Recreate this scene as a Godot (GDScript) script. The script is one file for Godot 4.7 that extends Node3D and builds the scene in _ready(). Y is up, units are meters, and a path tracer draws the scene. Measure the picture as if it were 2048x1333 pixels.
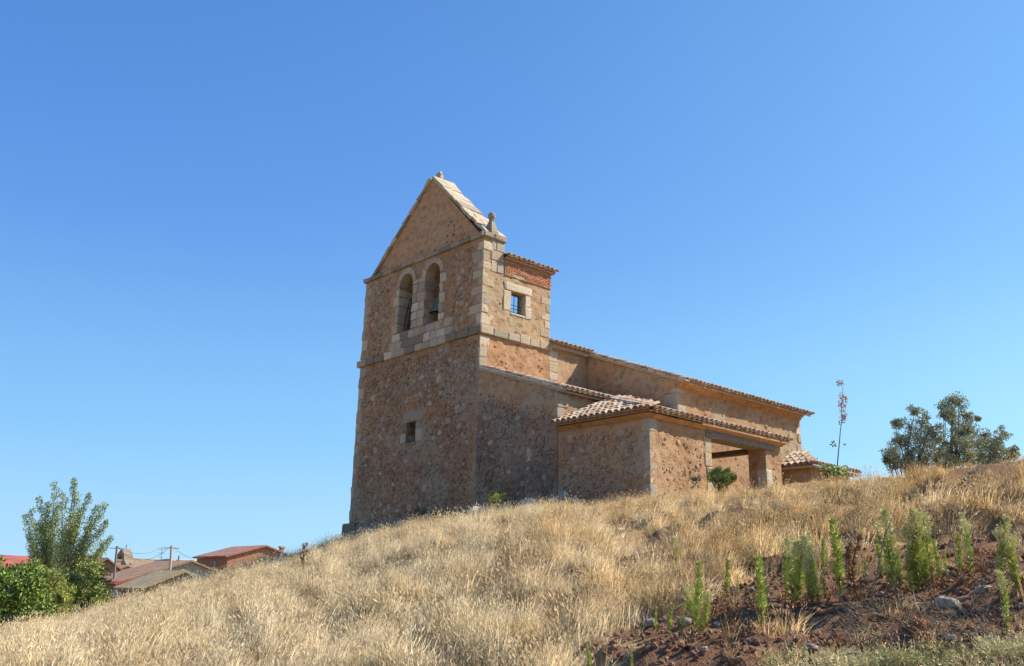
extends Node3D
# A small stone village church with a bell gable on a dry grassy hill, morning sun from the right.

const FOCAL := 1850.0            # pixels of the 2048 x 1333 photograph
const EYE := Vector3(0, 1.6, 0)
const PITCH := 0.2795854
const ROLL := 0.0266970
const YAW := 0.8402916           # bearing of the church's south wall, clockwise from straight ahead
var cam_right := Vector3.RIGHT
var cam_up := Vector3.UP
var cam_fwd := Vector3.FORWARD
var rng := RandomNumberGenerator.new()
var noise := FastNoiseLite.new()
var noise2 := FastNoiseLite.new()
var mats := {}
var used_names := {}
var church: Node3D

# ------------------------------------------------------------------ mesh building
class MB:
	var v := PackedVector3Array()
	var n := PackedVector3Array()
	var c := PackedColorArray()
	func tri(a: Vector3, b: Vector3, d: Vector3, col := Color.WHITE):
		# corners run counter-clockwise as seen from outside; Godot wants clockwise
		var m := (b - a).cross(d - a)
		if m.length_squared() < 1e-16: return
		m = m.normalized()
		v.append(a); v.append(d); v.append(b)
		for i in 3:
			n.append(m); c.append(col)
	func quad(a: Vector3, b: Vector3, d: Vector3, e: Vector3, col := Color.WHITE):
		tri(a, b, d, col); tri(a, d, e, col)
	func tri_n(a: Vector3, b: Vector3, d: Vector3, na: Vector3, nb: Vector3, nd: Vector3, ca: Color, cb: Color, cd: Color):
		v.append(a); v.append(d); v.append(b)
		n.append(na); n.append(nd); n.append(nb)
		c.append(ca); c.append(cd); c.append(cb)
	func box(lo: Vector3, hi: Vector3, col := Color.WHITE):
		var p := []
		for i in 8: p.append(Vector3(hi.x if i & 1 else lo.x, hi.y if i & 2 else lo.y, hi.z if i & 4 else lo.z))
		quad(p[0], p[4], p[6], p[2], col); quad(p[1], p[3], p[7], p[5], col)
		quad(p[0], p[1], p[5], p[4], col); quad(p[2], p[6], p[7], p[3], col)
		quad(p[0], p[2], p[3], p[1], col); quad(p[4], p[5], p[7], p[6], col)
	func tube(path: Array, radii: Array, sides: int, col := Color.WHITE, cap := true):
		var rings := []
		var norms := []
		var up := Vector3(0.13, 0.31, 0.94).normalized()
		for i in path.size():
			var d: Vector3 = (path[mini(i + 1, path.size() - 1)] - path[maxi(i - 1, 0)]).normalized()
			var s := d.cross(up)
			if s.length() < 0.05: s = d.cross(Vector3.RIGHT)
			s = s.normalized()
			var t := s.cross(d).normalized()
			var ring := PackedVector3Array()
			var rn := PackedVector3Array()
			for k in sides:
				var a := TAU * k / sides
				var q := s * cos(a) + t * sin(a)
				ring.append(path[i] + q * radii[i]); rn.append(q)
			rings.append(ring); norms.append(rn)
		for i in path.size() - 1:
			for k in sides:
				var j := (k + 1) % sides
				tri_n(rings[i][k], rings[i + 1][j], rings[i][j], norms[i][k], norms[i + 1][j], norms[i][j], col, col, col)
				tri_n(rings[i][k], rings[i + 1][k], rings[i + 1][j], norms[i][k], norms[i + 1][k], norms[i + 1][j], col, col, col)
		if cap:
			var last := path.size() - 1
			for k in range(1, sides - 1):
				tri(rings[last][0], rings[last][k + 1], rings[last][k], col)
				tri(rings[0][0], rings[0][k], rings[0][k + 1], col)
	func append(m: MB, t: Transform3D, col := Color.WHITE):
		var b := t.basis.inverse().transposed()
		for i in m.v.size():
			v.append(t * m.v[i]); n.append((b * m.n[i]).normalized()); c.append(m.c[i] * col)
	func commit() -> ArrayMesh:
		var a := []
		a.resize(Mesh.ARRAY_MAX)
		a[Mesh.ARRAY_VERTEX] = v; a[Mesh.ARRAY_NORMAL] = n; a[Mesh.ARRAY_COLOR] = c
		var am := ArrayMesh.new()
		am.add_surface_from_arrays(Mesh.PRIMITIVE_TRIANGLES, a)
		return am

func numbered(called: String) -> String:
	var k: int = used_names.get(called, 0)
	used_names[called] = k + 1
	return called if k == 0 else "%s_%03d" % [called, k]

func tag(o: Node, label: String, category: String, group := "", kind := ""):
	if label: o.set_meta("label", label)
	if category: o.set_meta("category", category)
	if group: o.set_meta("group", group)
	if kind: o.set_meta("kind", kind)

func base(called: String, label: String, category: String, at := Vector3.ZERO, turn := 0.0, group := "") -> Node3D:
	var o := Node3D.new()
	o.name = numbered(called)
	add_child(o)
	o.position = at
	o.rotation.y = turn
	tag(o, label, category, group)
	return o

func part(called: String, m, mat: Material, parent: Node, xf := Transform3D.IDENTITY) -> MeshInstance3D:
	var o := MeshInstance3D.new()
	o.name = called
	o.mesh = m.commit() if m is MB else m
	o.material_override = mat
	o.transform = xf
	parent.add_child(o, true)
	return o

func single(called: String, m, mat: Material, label: String, category: String, group := "", kind := "") -> MeshInstance3D:
	var o := MeshInstance3D.new()
	o.name = numbered(called)
	o.mesh = m.commit() if m is MB else m
	o.material_override = mat
	add_child(o)
	tag(o, label, category, group, kind)
	return o

func rf(a: float, b: float) -> float: return rng.randf_range(a, b)
func lin(r: float, g: float, b: float) -> Color: return Color(r, g, b)
func srgb(c: Color) -> Color: return c.linear_to_srgb()

func ray(x: float, y: float) -> Vector3:
	return cam_fwd + cam_right * ((x - 1024.0) / FOCAL) - cam_up * ((y - 666.5) / FOCAL)
func px(x: float, y: float, dist: float) -> Vector3:      # a pixel of the photograph at a horizontal distance
	var d := ray(x, y)
	return EYE + d * (dist / Vector2(d.x, d.z).length())
func on_ground(x: float, dist: float) -> Vector3:         # a point of the ground below a pixel column near the horizon
	var p := px(x, 1150.0, dist)
	p.y = ground(p.x, p.z)
	return p

# ------------------------------------------------------------------ materials
func gray_image(size: int, freq: float, octaves: int, sd: int, kind := FastNoiseLite.TYPE_SIMPLEX_SMOOTH) -> Image:
	var f := FastNoiseLite.new()
	f.noise_type = kind; f.seed = sd; f.frequency = freq
	f.fractal_type = FastNoiseLite.FRACTAL_FBM; f.fractal_octaves = octaves
	return f.get_seamless_image(size, size)

func tex_from(img_a: Image, img_b: Image, stops: Array, speck := 0.0, sd := 1) -> ImageTexture:
	# two noise pictures mixed and sent through a list of [position, linear colour] stops; fine grain added
	var size := img_a.get_width()
	var a := img_a.get_data()
	var b := img_b.get_data()
	var lut := PackedByteArray()
	var g := Gradient.new()
	g.offsets = PackedFloat32Array(stops.map(func(s): return s[0]))
	g.colors = PackedColorArray(stops.map(func(s): return srgb(s[1])))
	var r := RandomNumberGenerator.new()
	r.seed = sd
	for i in 256:
		var q := g.sample(i / 255.0)
		lut.append(q.r8); lut.append(q.g8); lut.append(q.b8)
	var out := PackedByteArray()
	out.resize(size * size * 3)
	for i in size * size:
		var t := clampi(int(a[i] * 0.62 + b[i] * 0.38 + (r.randf() - 0.5) * speck * 255.0), 0, 255) * 3
		out[i * 3] = lut[t]; out[i * 3 + 1] = lut[t + 1]; out[i * 3 + 2] = lut[t + 2]
	var im := Image.create_from_data(size, size, false, Image.FORMAT_RGB8, out)
	im.generate_mipmaps()
	return ImageTexture.create_from_image(im)

func surface(key: String, tint: Color, tex: Texture2D, scale := 1.0, rough := 0.95, bump: Texture2D = null, bump_cm := 1.0, vertex := true) -> StandardMaterial3D:
	var m := StandardMaterial3D.new()
	m.albedo_color = srgb(tint)
	m.roughness = rough
	m.metallic_specular = 0.25
	m.vertex_color_use_as_albedo = vertex
	if tex:
		m.albedo_texture = tex
		m.uv1_triplanar = true
		m.uv1_world_triplanar = true
		m.uv1_scale = Vector3.ONE * scale
	if bump:
		m.heightmap_enabled = true
		m.heightmap_texture = bump
		m.heightmap_scale = bump_cm
		if not tex:
			m.uv1_triplanar = true
			m.uv1_world_triplanar = true
			m.uv1_scale = Vector3.ONE * scale
	mats[key] = m
	return m

func leafy(key: String, tint: Color, through := 0.45, rough := 0.6) -> StandardMaterial3D:
	var m := StandardMaterial3D.new()
	m.albedo_color = srgb(tint)
	m.vertex_color_use_as_albedo = true
	m.roughness = rough
	m.metallic_specular = 0.3
	m.cull_mode = BaseMaterial3D.CULL_DISABLED
	m.backlight_enabled = true
	m.backlight = Color(through, through, through)
	mats[key] = m
	return m

func make_materials():
	var s := 512
	var a := gray_image(s, 0.012, 5, 11)
	var b := gray_image(s, 0.06, 4, 12)
	var d := gray_image(s, 0.03, 5, 13)
	var cell := gray_image(s, 0.05, 3, 14, FastNoiseLite.TYPE_CELLULAR)
	var grain := tex_from(d, b, [[0.22, lin(0.38, 0.36, 0.34)], [0.38, lin(0.66, 0.63, 0.60)], [0.5, lin(0.92, 0.91, 0.88)], [0.62, lin(1, 1, 0.98)], [0.78, lin(0.82, 0.74, 0.64)]], 0.18, 3)
	var rough := tex_from(b, cell, [[0.0, lin(0, 0, 0)], [1.0, lin(1, 1, 1)]], 0.25, 5)
	var mud := tex_from(a, b, [[0.18, lin(0.42, 0.34, 0.30)], [0.36, lin(0.70, 0.58, 0.52)], [0.5, lin(0.92, 0.90, 0.88)], [0.64, lin(1.0, 0.92, 0.82)], [0.8, lin(0.78, 0.80, 0.78)]], 0.14, 7)
	var bark := tex_from(a, cell, [[0.2, lin(0.4, 0.36, 0.3)], [0.8, lin(1, 1, 1)]], 0.2, 8)
	surface("plaster", lin(1, 1, 1), mud, 0.55, 0.97, rough, 2.2)
	surface("stone", lin(1, 1, 1), grain, 0.9, 0.93, rough, 1.2)
	surface("rubble", lin(1, 1, 1), grain, 1.3, 0.95, rough, 1.5)
	surface("coping", lin(0.48, 0.43, 0.345), grain, 0.8, 0.93, rough, 1.6)
	surface("dark_stone", lin(0.24, 0.205, 0.16), grain, 0.8, 0.95, rough, 1.6)
	surface("soil", lin(1, 1, 1), mud, 1.4, 1.0, rough, 3.0)
	surface("bark", lin(1, 1, 1), bark, 2.5, 0.95, rough, 1.0)
	surface("wood", lin(0.30, 0.26, 0.21), bark, 1.6, 0.9, rough, 1.0)
	surface("mortar", lin(0.34, 0.29, 0.23), grain, 1.5, 0.97, rough, 1.5)
	var tones := [lin(0.52, 0.45, 0.34), lin(0.45, 0.40, 0.31), lin(0.40, 0.34, 0.26), lin(0.58, 0.51, 0.40), lin(0.34, 0.30, 0.24), lin(0.47, 0.38, 0.27)]
	for i in tones.size(): surface("pale_%d" % i, tones[i], grain, 0.9, 0.93, rough, 1.4)
	var field := [lin(0.42, 0.34, 0.255), lin(0.36, 0.295, 0.225), lin(0.48, 0.40, 0.30), lin(0.31, 0.24, 0.18), lin(0.40, 0.36, 0.30), lin(0.35, 0.24, 0.165)]
	for i in field.size(): surface("field_%d" % i, field[i], grain, 0.9, 0.93, rough, 1.4)
	var clay := [lin(0.56, 0.42, 0.31), lin(0.62, 0.50, 0.38), lin(0.50, 0.34, 0.24), lin(0.64, 0.55, 0.44), lin(0.48, 0.38, 0.29)]
	for i in clay.size(): surface("tile_%d" % i, clay[i], grain, 2.0, 0.9, rough, 0.6)
	var red := [lin(0.42, 0.17, 0.09), lin(0.48, 0.21, 0.11), lin(0.36, 0.14, 0.08), lin(0.50, 0.27, 0.16)]
	for i in red.size(): surface("brick_%d" % i, red[i], grain, 2.5, 0.93, rough, 0.8)
	surface("village", lin(1, 1, 1), grain, 0.35, 0.95, rough, 1.0)
	leafy("leaf", lin(1, 1, 1))
	leafy("grass", lin(1, 1, 1), 0.8, 0.75)
	var iron := StandardMaterial3D.new()
	iron.albedo_color = Color(0.10, 0.095, 0.09); iron.roughness = 0.7; iron.metallic = 0.4
	mats["iron"] = iron
	var bronze := surface("bronze", lin(0.16, 0.17, 0.15), grain, 3.0, 0.55)
	bronze.metallic = 0.35
	var metal := surface("metal", lin(1, 1, 1), grain, 0.8, 0.6)
	metal.metallic_specular = 0.4
	var glass := StandardMaterial3D.new()
	glass.albedo_color = Color(0.06, 0.07, 0.08); glass.roughness = 0.15
	mats["glass"] = glass

func _ready():
	rng.seed = 20240917
	noise.seed = 5; noise.noise_type = FastNoiseLite.TYPE_SIMPLEX_SMOOTH; noise.frequency = 0.05; noise.fractal_octaves = 3
	noise2.seed = 23; noise2.noise_type = FastNoiseLite.TYPE_SIMPLEX_SMOOTH; noise2.frequency = 0.05; noise2.fractal_octaves = 2
	# camera
	var r := Vector3.RIGHT
	var u := Vector3(0, cos(PITCH), sin(PITCH))
	cam_fwd = Vector3(0, sin(PITCH), -cos(PITCH))
	cam_right = r * cos(ROLL) + u * sin(ROLL)
	cam_up = -r * sin(ROLL) + u * cos(ROLL)
	var cam := Camera3D.new()
	cam.name = "camera"
	cam.fov = 2.0 * rad_to_deg(atan(666.5 / FOCAL))
	cam.near = 0.05
	cam.far = 6000.0
	cam.transform = Transform3D(Basis(cam_right, cam_up, -cam_fwd), EYE)
	add_child(cam)
	cam.current = true
	# sky
	var we := WorldEnvironment.new()
	we.name = "world_environment"
	var env := Environment.new()
	var sky := Sky.new()
	var U := Vector3(sin(YAW), 0, -cos(YAW))
	var V := Vector3(-cos(YAW), 0, -sin(YAW))
	var to_sun := (U * 1.6 + Vector3.UP * 1.75 - V).normalized()
	var sm := PanoramaSkyMaterial.new()
	sm.panorama = clear_sky(to_sun)
	sky.sky_material = sm
	env.background_mode = Environment.BG_SKY
	env.sky = sky
	env.tonemap_mode = Environment.TONE_MAPPER_LINEAR
	env.tonemap_exposure = 1.8
	env.sdfgi_enabled = true
	env.ssao_enabled = true
	env.ssil_enabled = true
	we.environment = env
	add_child(we)
	# sun: from the right and a little ahead, about 43 degrees high
	var sun := DirectionalLight3D.new()
	sun.name = "sun"
	sun.light_energy = 1.6
	sun.light_color = Color(1.0, 0.95, 0.87)
	sun.light_angular_distance = 0.53
	sun.shadow_enabled = true
	add_child(sun)
	sun.look_at_from_position(Vector3.ZERO, -to_sun, Vector3.UP)
	make_materials()
	make_variants()
	place_nicks()
	make_ground()
	make_church()
	make_rest()

# cloudless morning sky: deep blue overhead, pale at the horizon, brighter round the sun
func clear_sky(to_sun: Vector3) -> ImageTexture:
	var stops := [[0.00, Color(0.261, 0.432, 0.568)], [0.04, Color(0.233, 0.404, 0.560)], [0.15, Color(0.145, 0.320, 0.537)], [0.35, Color(0.070, 0.187, 0.447)], [0.58, Color(0.041, 0.126, 0.356)], [1.00, Color(0.030, 0.093, 0.288)]]
	var g := Gradient.new()
	g.interpolation_mode = Gradient.GRADIENT_INTERPOLATE_CUBIC
	g.offsets = PackedFloat32Array(stops.map(func(s): return s[0]))
	g.colors = PackedColorArray(stops.map(func(s): return s[1]))
	var w := 512
	var h := 256
	var im := Image.create(w, h, false, Image.FORMAT_RGBF)
	for j in h:
		var el := PI * 0.5 - PI * (j + 0.5) / h
		for i in w:
			var az := TAU * (i + 0.5) / w
			# Godot's panorama: its first column looks along -z, x grows to the right
			var d := Vector3(sin(az) * cos(el), sin(el), -cos(az) * cos(el))
			var c := g.sample(clampf(sin(el), 0.0, 1.0))
			var k := rad_to_deg(acos(clampf(d.dot(to_sun), -1.0, 1.0))) / 50.0
			var a := exp(-k * k)
			c = Color(c.r * (1.0 + 2.6 * a), c.g * (1.0 + 1.7 * a), c.b * (1.0 + 0.72 * a))
			if el < 0.0: c = c.lerp(Color(0.20, 0.15, 0.09), smoothstep(0.0, -0.06, el))
			im.set_pixel(i, j, c)
	return ImageTexture.create_from_image(im)

# ------------------------------------------------------------------ ground
# bearing (degrees), bottom of view (distance, height), top of the bare bank or mid slope, crest of the hill, ground behind the crest; heights above the eye
const HILL := [
	[-50.00, 9.00, -1.10, 13.00, -1.21, 18.00, -1.40, 45.00, -3.20],
	[-34.70, 9.00, -0.95, 13.00, -1.11, 20.00, -1.35, 45.00, -3.20],
	[-27.40, 9.00, -0.90, 14.00, -0.98, 24.00, -1.14, 48.00, -3.20],
	[-24.60, 9.00, -0.88, 15.00, -0.92, 28.00, -0.96, 52.00, -3.00],
	[-22.00, 8.80, -0.86, 16.00, -0.81, 31.00, -0.57, 56.00, -2.60],
	[-17.70, 8.50, -0.84, 17.00, -0.46, 34.00, 0.19, 62.00, -2.40],
	[-13.30, 8.20, -0.82, 18.00, -0.07, 36.00, 1.04, 66.00, -1.20],
	[-9.50, 8.00, -0.80, 18.00, 0.35, 36.50, 1.76, 60.00, 0.80],
	[-7.70, 7.90, -0.78, 16.00, 0.41, 31.00, 1.90, 40.00, 2.01],
	[-5.60, 7.80, -0.76, 15.00, 0.47, 28.00, 1.91, 36.00, 2.10],
	[-2.60, 7.70, -0.74, 14.00, 0.53, 25.00, 1.92, 33.00, 2.20],
	[3.50, 7.50, -0.70, 12.50, 0.53, 22.00, 2.02, 28.00, 2.25],
	[6.20, 7.00, -0.52, 8.60, -0.24, 21.20, 2.02, 27.00, 2.28],
	[8.70, 6.80, -0.45, 8.64, -0.14, 20.50, 2.07, 26.00, 2.33],
	[12.00, 6.70, -0.40, 9.32, 0.09, 19.50, 2.13, 25.00, 2.28],
	[16.30, 6.50, -0.37, 9.50, 0.27, 18.50, 2.10, 25.00, 2.18],
	[20.30, 6.40, -0.35, 9.60, 0.39, 17.50, 2.11, 26.00, 2.18],
	[23.00, 6.30, -0.33, 9.70, 0.49, 16.50, 1.98, 26.00, 2.13],
	[25.10, 6.30, -0.32, 9.80, 0.58, 15.50, 1.98, 26.00, 2.03],
	[29.30, 6.20, -0.29, 9.90, 0.70, 14.50, 1.91, 26.00, 2.03],
	[37.00, 6.20, -0.25, 9.90, 0.78, 13.50, 1.79, 26.00, 1.93],
	[55.00, 6.20, -0.25, 9.90, 0.78, 13.50, 1.79, 26.00, 1.93],
]

func hill_row(az: float) -> Array:
	var i := 0
	while i < HILL.size() - 2 and HILL[i + 1][0] < az: i += 1
	var a: Array = HILL[i]
	var b: Array = HILL[i + 1]
	var t := clampf((az - a[0]) / (b[0] - a[0]), 0.0, 1.0)
	t = t * t * (3.0 - 2.0 * t) * 0.5 + t * 0.5
	var out := []
	for k in 9: out.append(lerpf(a[k], b[k], t))
	return out

func hermite(a: float, b: float, ma: float, mb: float, t: float) -> float:
	var t2 := t * t
	var t3 := t2 * t
	return (2 * t3 - 3 * t2 + 1) * a + (t3 - 2 * t2 + t) * ma + (-2 * t3 + 3 * t2) * b + (t3 - t2) * mb

func profile(q: Array, r: float) -> float:
	var rs := [2.5, q[1] - 2.2, q[1], q[3], q[5], q[7], q[7] + 60.0]
	var hs := [-1.6, -1.5, q[2], q[4], q[6], q[8], minf(q[8], -3.0)]
	if r <= rs[0]: return -1.6
	for i in 6:
		if r < rs[i + 1]:
			var m0: float = (hs[i + 1] - hs[maxi(i - 1, 0)]) / (rs[i + 1] - rs[maxi(i - 1, 0)])
			var m1: float = (hs[mini(i + 2, 6)] - hs[i]) / (rs[mini(i + 2, 6)] - rs[i])
			var w: float = rs[i + 1] - rs[i]
			var s: float = (hs[i + 1] - hs[i]) / w
			m0 = clampf(m0, minf(0.0, 2.5 * s), maxf(0.0, 2.5 * s)); m1 = clampf(m1, minf(0.0, 2.5 * s), maxf(0.0, 2.5 * s))
			return hermite(hs[i], hs[i + 1], m0 * w, m1 * w, (r - rs[i]) / w)
	return hs[6]

func ground_base(x: float, z: float) -> float:
	var r := sqrt(x * x + z * z)
	var az := rad_to_deg(atan2(x, -z))
	var h := profile(hill_row(az), r) + 1.6
	var side := smoothstep(100.0, 48.0, absf(az))
	h = lerpf(0.0, h, side)
	return h

func ground(x: float, z: float) -> float:
	var r := sqrt(x * x + z * z)
	var h := ground_base(x, z)
	var az := rad_to_deg(atan2(x, -z))
	var near := smoothstep(4.0, 7.0, r) * smoothstep(70.0, 38.0, r)
	h += noise.get_noise_2d(x * 9.0, z * 9.0) * 0.12 * near + noise.get_noise_2d(x * 30.0 + 90.0, z * 30.0) * 0.085 * near
	if r > 6.0 and r < 32.0: h -= nick(x, z).x
	# small terraces trodden across the steeper slope
	var t := smoothstep(-3.0, 9.0, az) * smoothstep(9.0, 10.5, r) * smoothstep(22.0, 17.0, r)
	if t > 0.0:
		var ph := h * 1.7 + noise2.get_noise_2d(x * 5.0, z * 5.0) * 1.6
		var f := ph - floorf(ph)
		h += t * 0.30 * (smoothstep(0.30, 0.62, f) - f) * clampf(0.6 + noise.get_noise_2d(x * 6.0 - 50.0, z * 6.0) * 1.8, 0.0, 1.4)
	return h

# eroded nicks in the slope: [x, y of the photograph, half width in pixels, depth in metres]
const NICKS := [[1272, 1124, 50, 0.26], [1372, 1130, 30, 0.22], [1440, 990, 45, 0.16], [1545, 1004, 40, 0.2], [1865, 985, 80, 0.24], [2020, 1035, 55, 0.34], [1012, 1108, 26, 0.2], [930, 1112, 50, 0.16], [1180, 1175, 40, 0.2], [1330, 1068, 60, 0.18], [1700, 1010, 50, 0.16], [1560, 1130, 60, 0.25], [1760, 1085, 50, 0.25], [1925, 1065, 60, 0.25], [820, 1130, 50, 0.14]]
var nick_at := []

func place_nicks():
	for q in NICKS:
		var rr := 7.0
		while rr < 40.0:
			var p := px(q[0], q[1], rr)
			if p.y < ground_base(p.x, p.z): break
			rr += 0.05
		var p2 := px(q[0], q[1], rr)
		nick_at.append([p2.x, p2.z, q[2] * rr / FOCAL, q[3], rr])

func nick(x: float, z: float) -> Vector2:                 # (how deep, how bare)
	var deep := 0.0
	var bare := 0.0
	for q in nick_at:
		var dx: float = x - q[0]
		var dz: float = z - q[1]
		if dx * dx + dz * dz > 6.0: continue
		var ux: float = q[0] / q[4]
		var uz: float = q[1] / q[4]
		var along := dx * ux + dz * uz
		var side: float = (dx * -uz + dz * ux) / (q[2] * 1.3)
		along += noise2.get_noise_2d(x * 40.0, z * 40.0) * 0.25
		var w := exp(-side * side * 1.2)
		var f := smoothstep(-0.75, 0.05, along) * (1.0 - smoothstep(0.05, 0.24, along))
		deep = maxf(deep, 1.35 * q[3] * w * f)
		bare = maxf(bare, w * smoothstep(-0.85, -0.45, along) * (1.0 - smoothstep(0.16, 0.28, along)))
	return Vector2(deep, bare)

func soil_amount(x: float, z: float) -> float:            # 1 on the bare red bank, 0 on the grass
	var r := sqrt(x * x + z * z)
	var az := rad_to_deg(atan2(x, -z))
	var q := hill_row(az)
	var edge: float = q[3] + noise2.get_noise_2d(x * 22.0, z * 22.0) * 1.1
	var a := smoothstep(5.0, 8.5, az + noise2.get_noise_2d(x * 20.0 + 40.0, z * 20.0) * 2.2)
	var bank := a * smoothstep(edge + 0.35, edge - 0.35, r) * smoothstep(3.0, 4.5, r)
	# eroded hollows higher up the slope
	var worn := smoothstep(0.30, 0.46, noise2.get_noise_2d(x * 13.0 + 7.0, z * 20.0)) * smoothstep(2.0, 7.0, az) * smoothstep(q[5] + 0.5, q[5] - 1.5, r)
	return maxf(maxf(bank, nick(x, z).y * 0.92), worn * 0.9 * smoothstep(3.0, 4.5, r))

func make_ground():
	var azs := PackedFloat32Array()
	var a := -180.0
	while a < 180.0:
		azs.append(a)
		a += 0.35 if absf(a + 0.1) < 38.0 else (2.0 if absf(a) < 56.0 else 8.0)
	azs.append(180.0)
	var rs := PackedFloat32Array([0.0, 1.5, 3.0])
	var r := 4.0
	while r < 46.0:
		rs.append(r); r *= 1.0165
	while r < 4000.0:
		rs.append(r); r *= 1.14
	var w := rs.size()
	var pos := []
	var cols := []
	var nor := []
	for i in azs.size():
		for k in w:
			var t := deg_to_rad(azs[i])
			var x := sin(t) * rs[k]
			var z := -cos(t) * rs[k]
			pos.append(Vector3(x, ground(x, z), z))
			var s := soil_amount(x, z)
			var n1 := noise2.get_noise_2d(x * 30.0, z * 30.0)
			var az := azs[i]
			var rt := smoothstep(-8.0, 14.0, az)
			var thatch := lin(0.66, 0.53, 0.33).lerp(lin(0.50, 0.345, 0.175), rt).lerp(lin(0.26, 0.17, 0.10), clampf(0.12 + n1 * 1.5 + 0.22 * rt, 0.0, 1.0))
			var earth := lin(0.165, 0.088, 0.053).lerp(lin(0.25, 0.155, 0.10), clampf(0.5 + noise.get_noise_2d(x * 60.0, z * 60.0), 0.0, 1.0))
			var hq := hill_row(az)
			earth = earth.lerp(lin(0.17, 0.115, 0.075), smoothstep(hq[3] + 0.3, hq[3] + 1.2, rs[k]))
			cols.append(thatch.lerp(earth, s))
	for i in azs.size():
		for k in w:
			var e: Vector3 = pos[mini(i + 1, azs.size() - 1) * w + k] - pos[maxi(i - 1, 0) * w + k]
			var f: Vector3 = pos[i * w + mini(k + 1, w - 1)] - pos[i * w + maxi(k - 1, 0)]
			var m := e.cross(f)
			if m.y < 0: m = -m
			nor.append(m.normalized() if m.length() > 1e-9 else Vector3.UP)
	var mb := MB.new()
	for i in azs.size() - 1:
		for k in w - 1:
			var p: int = i * w + k
			var q: int = (i + 1) * w + k
			mb.tri_n(pos[p], pos[q], pos[q + 1], nor[p], nor[q], nor[q + 1], cols[p], cols[q], cols[q + 1])
			mb.tri_n(pos[p], pos[q + 1], pos[p + 1], nor[p], nor[q + 1], nor[p + 1], cols[p], cols[q + 1], cols[p + 1])
	single("ground", mb, mats.soil, "dry hillside with straw-coloured turf and a bare red earth bank", "ground", "", "structure")

# ------------------------------------------------------------------ masonry helpers (church axes: x east, y up, z south; y = 7 at the string course)
const S0 := 7.0
var block_variants := []
var stone_variants := []
var tile_cover: ArrayMesh
var tile_cover_mb: MB

func lines(a: float, b: float, step: float, extra := []) -> PackedFloat32Array:
	var keys := [a, b]
	for e in extra:
		if e > a + 0.001 and e < b - 0.001: keys.append(e)
	keys.sort()
	var out := PackedFloat32Array()
	for i in keys.size() - 1:
		var n := maxi(1, int(round((keys[i + 1] - keys[i]) / step)))
		for k in n: out.append(lerpf(keys[i], keys[i + 1], float(k) / n))
	out.append(b)
	return out

func relief(p: Vector3, amp: float) -> float:
	return (noise.get_noise_3d(p.x * 22.0, p.y * 22.0, p.z * 22.0) * 0.6 + noise2.get_noise_3d(p.x * 70.0, p.y * 70.0, p.z * 70.0) * 0.5) * amp

# one face of a wall: fr maps (s, t, out) to church axes; top(s) is the height of its upper edge; holes are rectangles or arches left open
func face(mb: MB, fr: Transform3D, s0: float, s1: float, t0: float, top: Callable, step: float, holes: Array, colour: Callable, amp := 0.03):
	var ex := []
	var et := []
	for h in holes:
		ex.append(h.s0); ex.append(h.s1); et.append(h.t0); et.append(h.t1)
	var xs := lines(s0, s1, step, ex)
	var tmax := -1e9
	for x in xs: tmax = maxf(tmax, top.call(x))
	var ys := lines(t0, tmax, step, et)
	var w := xs.size()
	var p := []
	var c := []
	for y in ys:
		for x in xs:
			var yy: float = minf(y, top.call(x))
			var q := fr * Vector3(x, yy, 0)
			var fade := minf(1.0, minf(x - s0, s1 - x) / 0.05)
			p.append(q + fr.basis.z * relief(q, amp) * fade)
			c.append(colour.call(q))
	var nn := []
	for j in ys.size():
		for i in w:
			var e: Vector3 = p[j * w + mini(i + 1, w - 1)] - p[j * w + maxi(i - 1, 0)]
			var f: Vector3 = p[mini(j + 1, ys.size() - 1) * w + i] - p[maxi(j - 1, 0) * w + i]
			var m := e.cross(f)
			nn.append(m.normalized() if m.length() > 1e-7 else fr.basis.z)
	for j in ys.size() - 1:
		for i in w - 1:
			var mx := (xs[i] + xs[i + 1]) * 0.5
			var my := (ys[j] + ys[j + 1]) * 0.5
			if ys[j] >= top.call(xs[i]) and ys[j] >= top.call(xs[i + 1]): continue
			var skip := false
			for h in holes:
				if mx > h.s0 and mx < h.s1 and my > h.t0 and my < h.t1:
					var round_from: float = h.get("spring", 1e9)
					if my < round_from: skip = true
					else:
						var rad: float = (h.s1 - h.s0) * 0.5
						skip = Vector2(mx - (h.s0 + h.s1) * 0.5, (my - round_from) * rad / maxf(h.t1 - round_from, 0.01)).length() < rad + 0.03
			if skip: continue
			var k := j * w + i
			mb.tri_n(p[k], p[k + 1], p[k + w + 1], nn[k], nn[k + 1], nn[k + w + 1], c[k], c[k + 1], c[k + w + 1])
			mb.tri_n(p[k], p[k + w + 1], p[k + w], nn[k], nn[k + w + 1], nn[k + w], c[k], c[k + w + 1], c[k + w])

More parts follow.
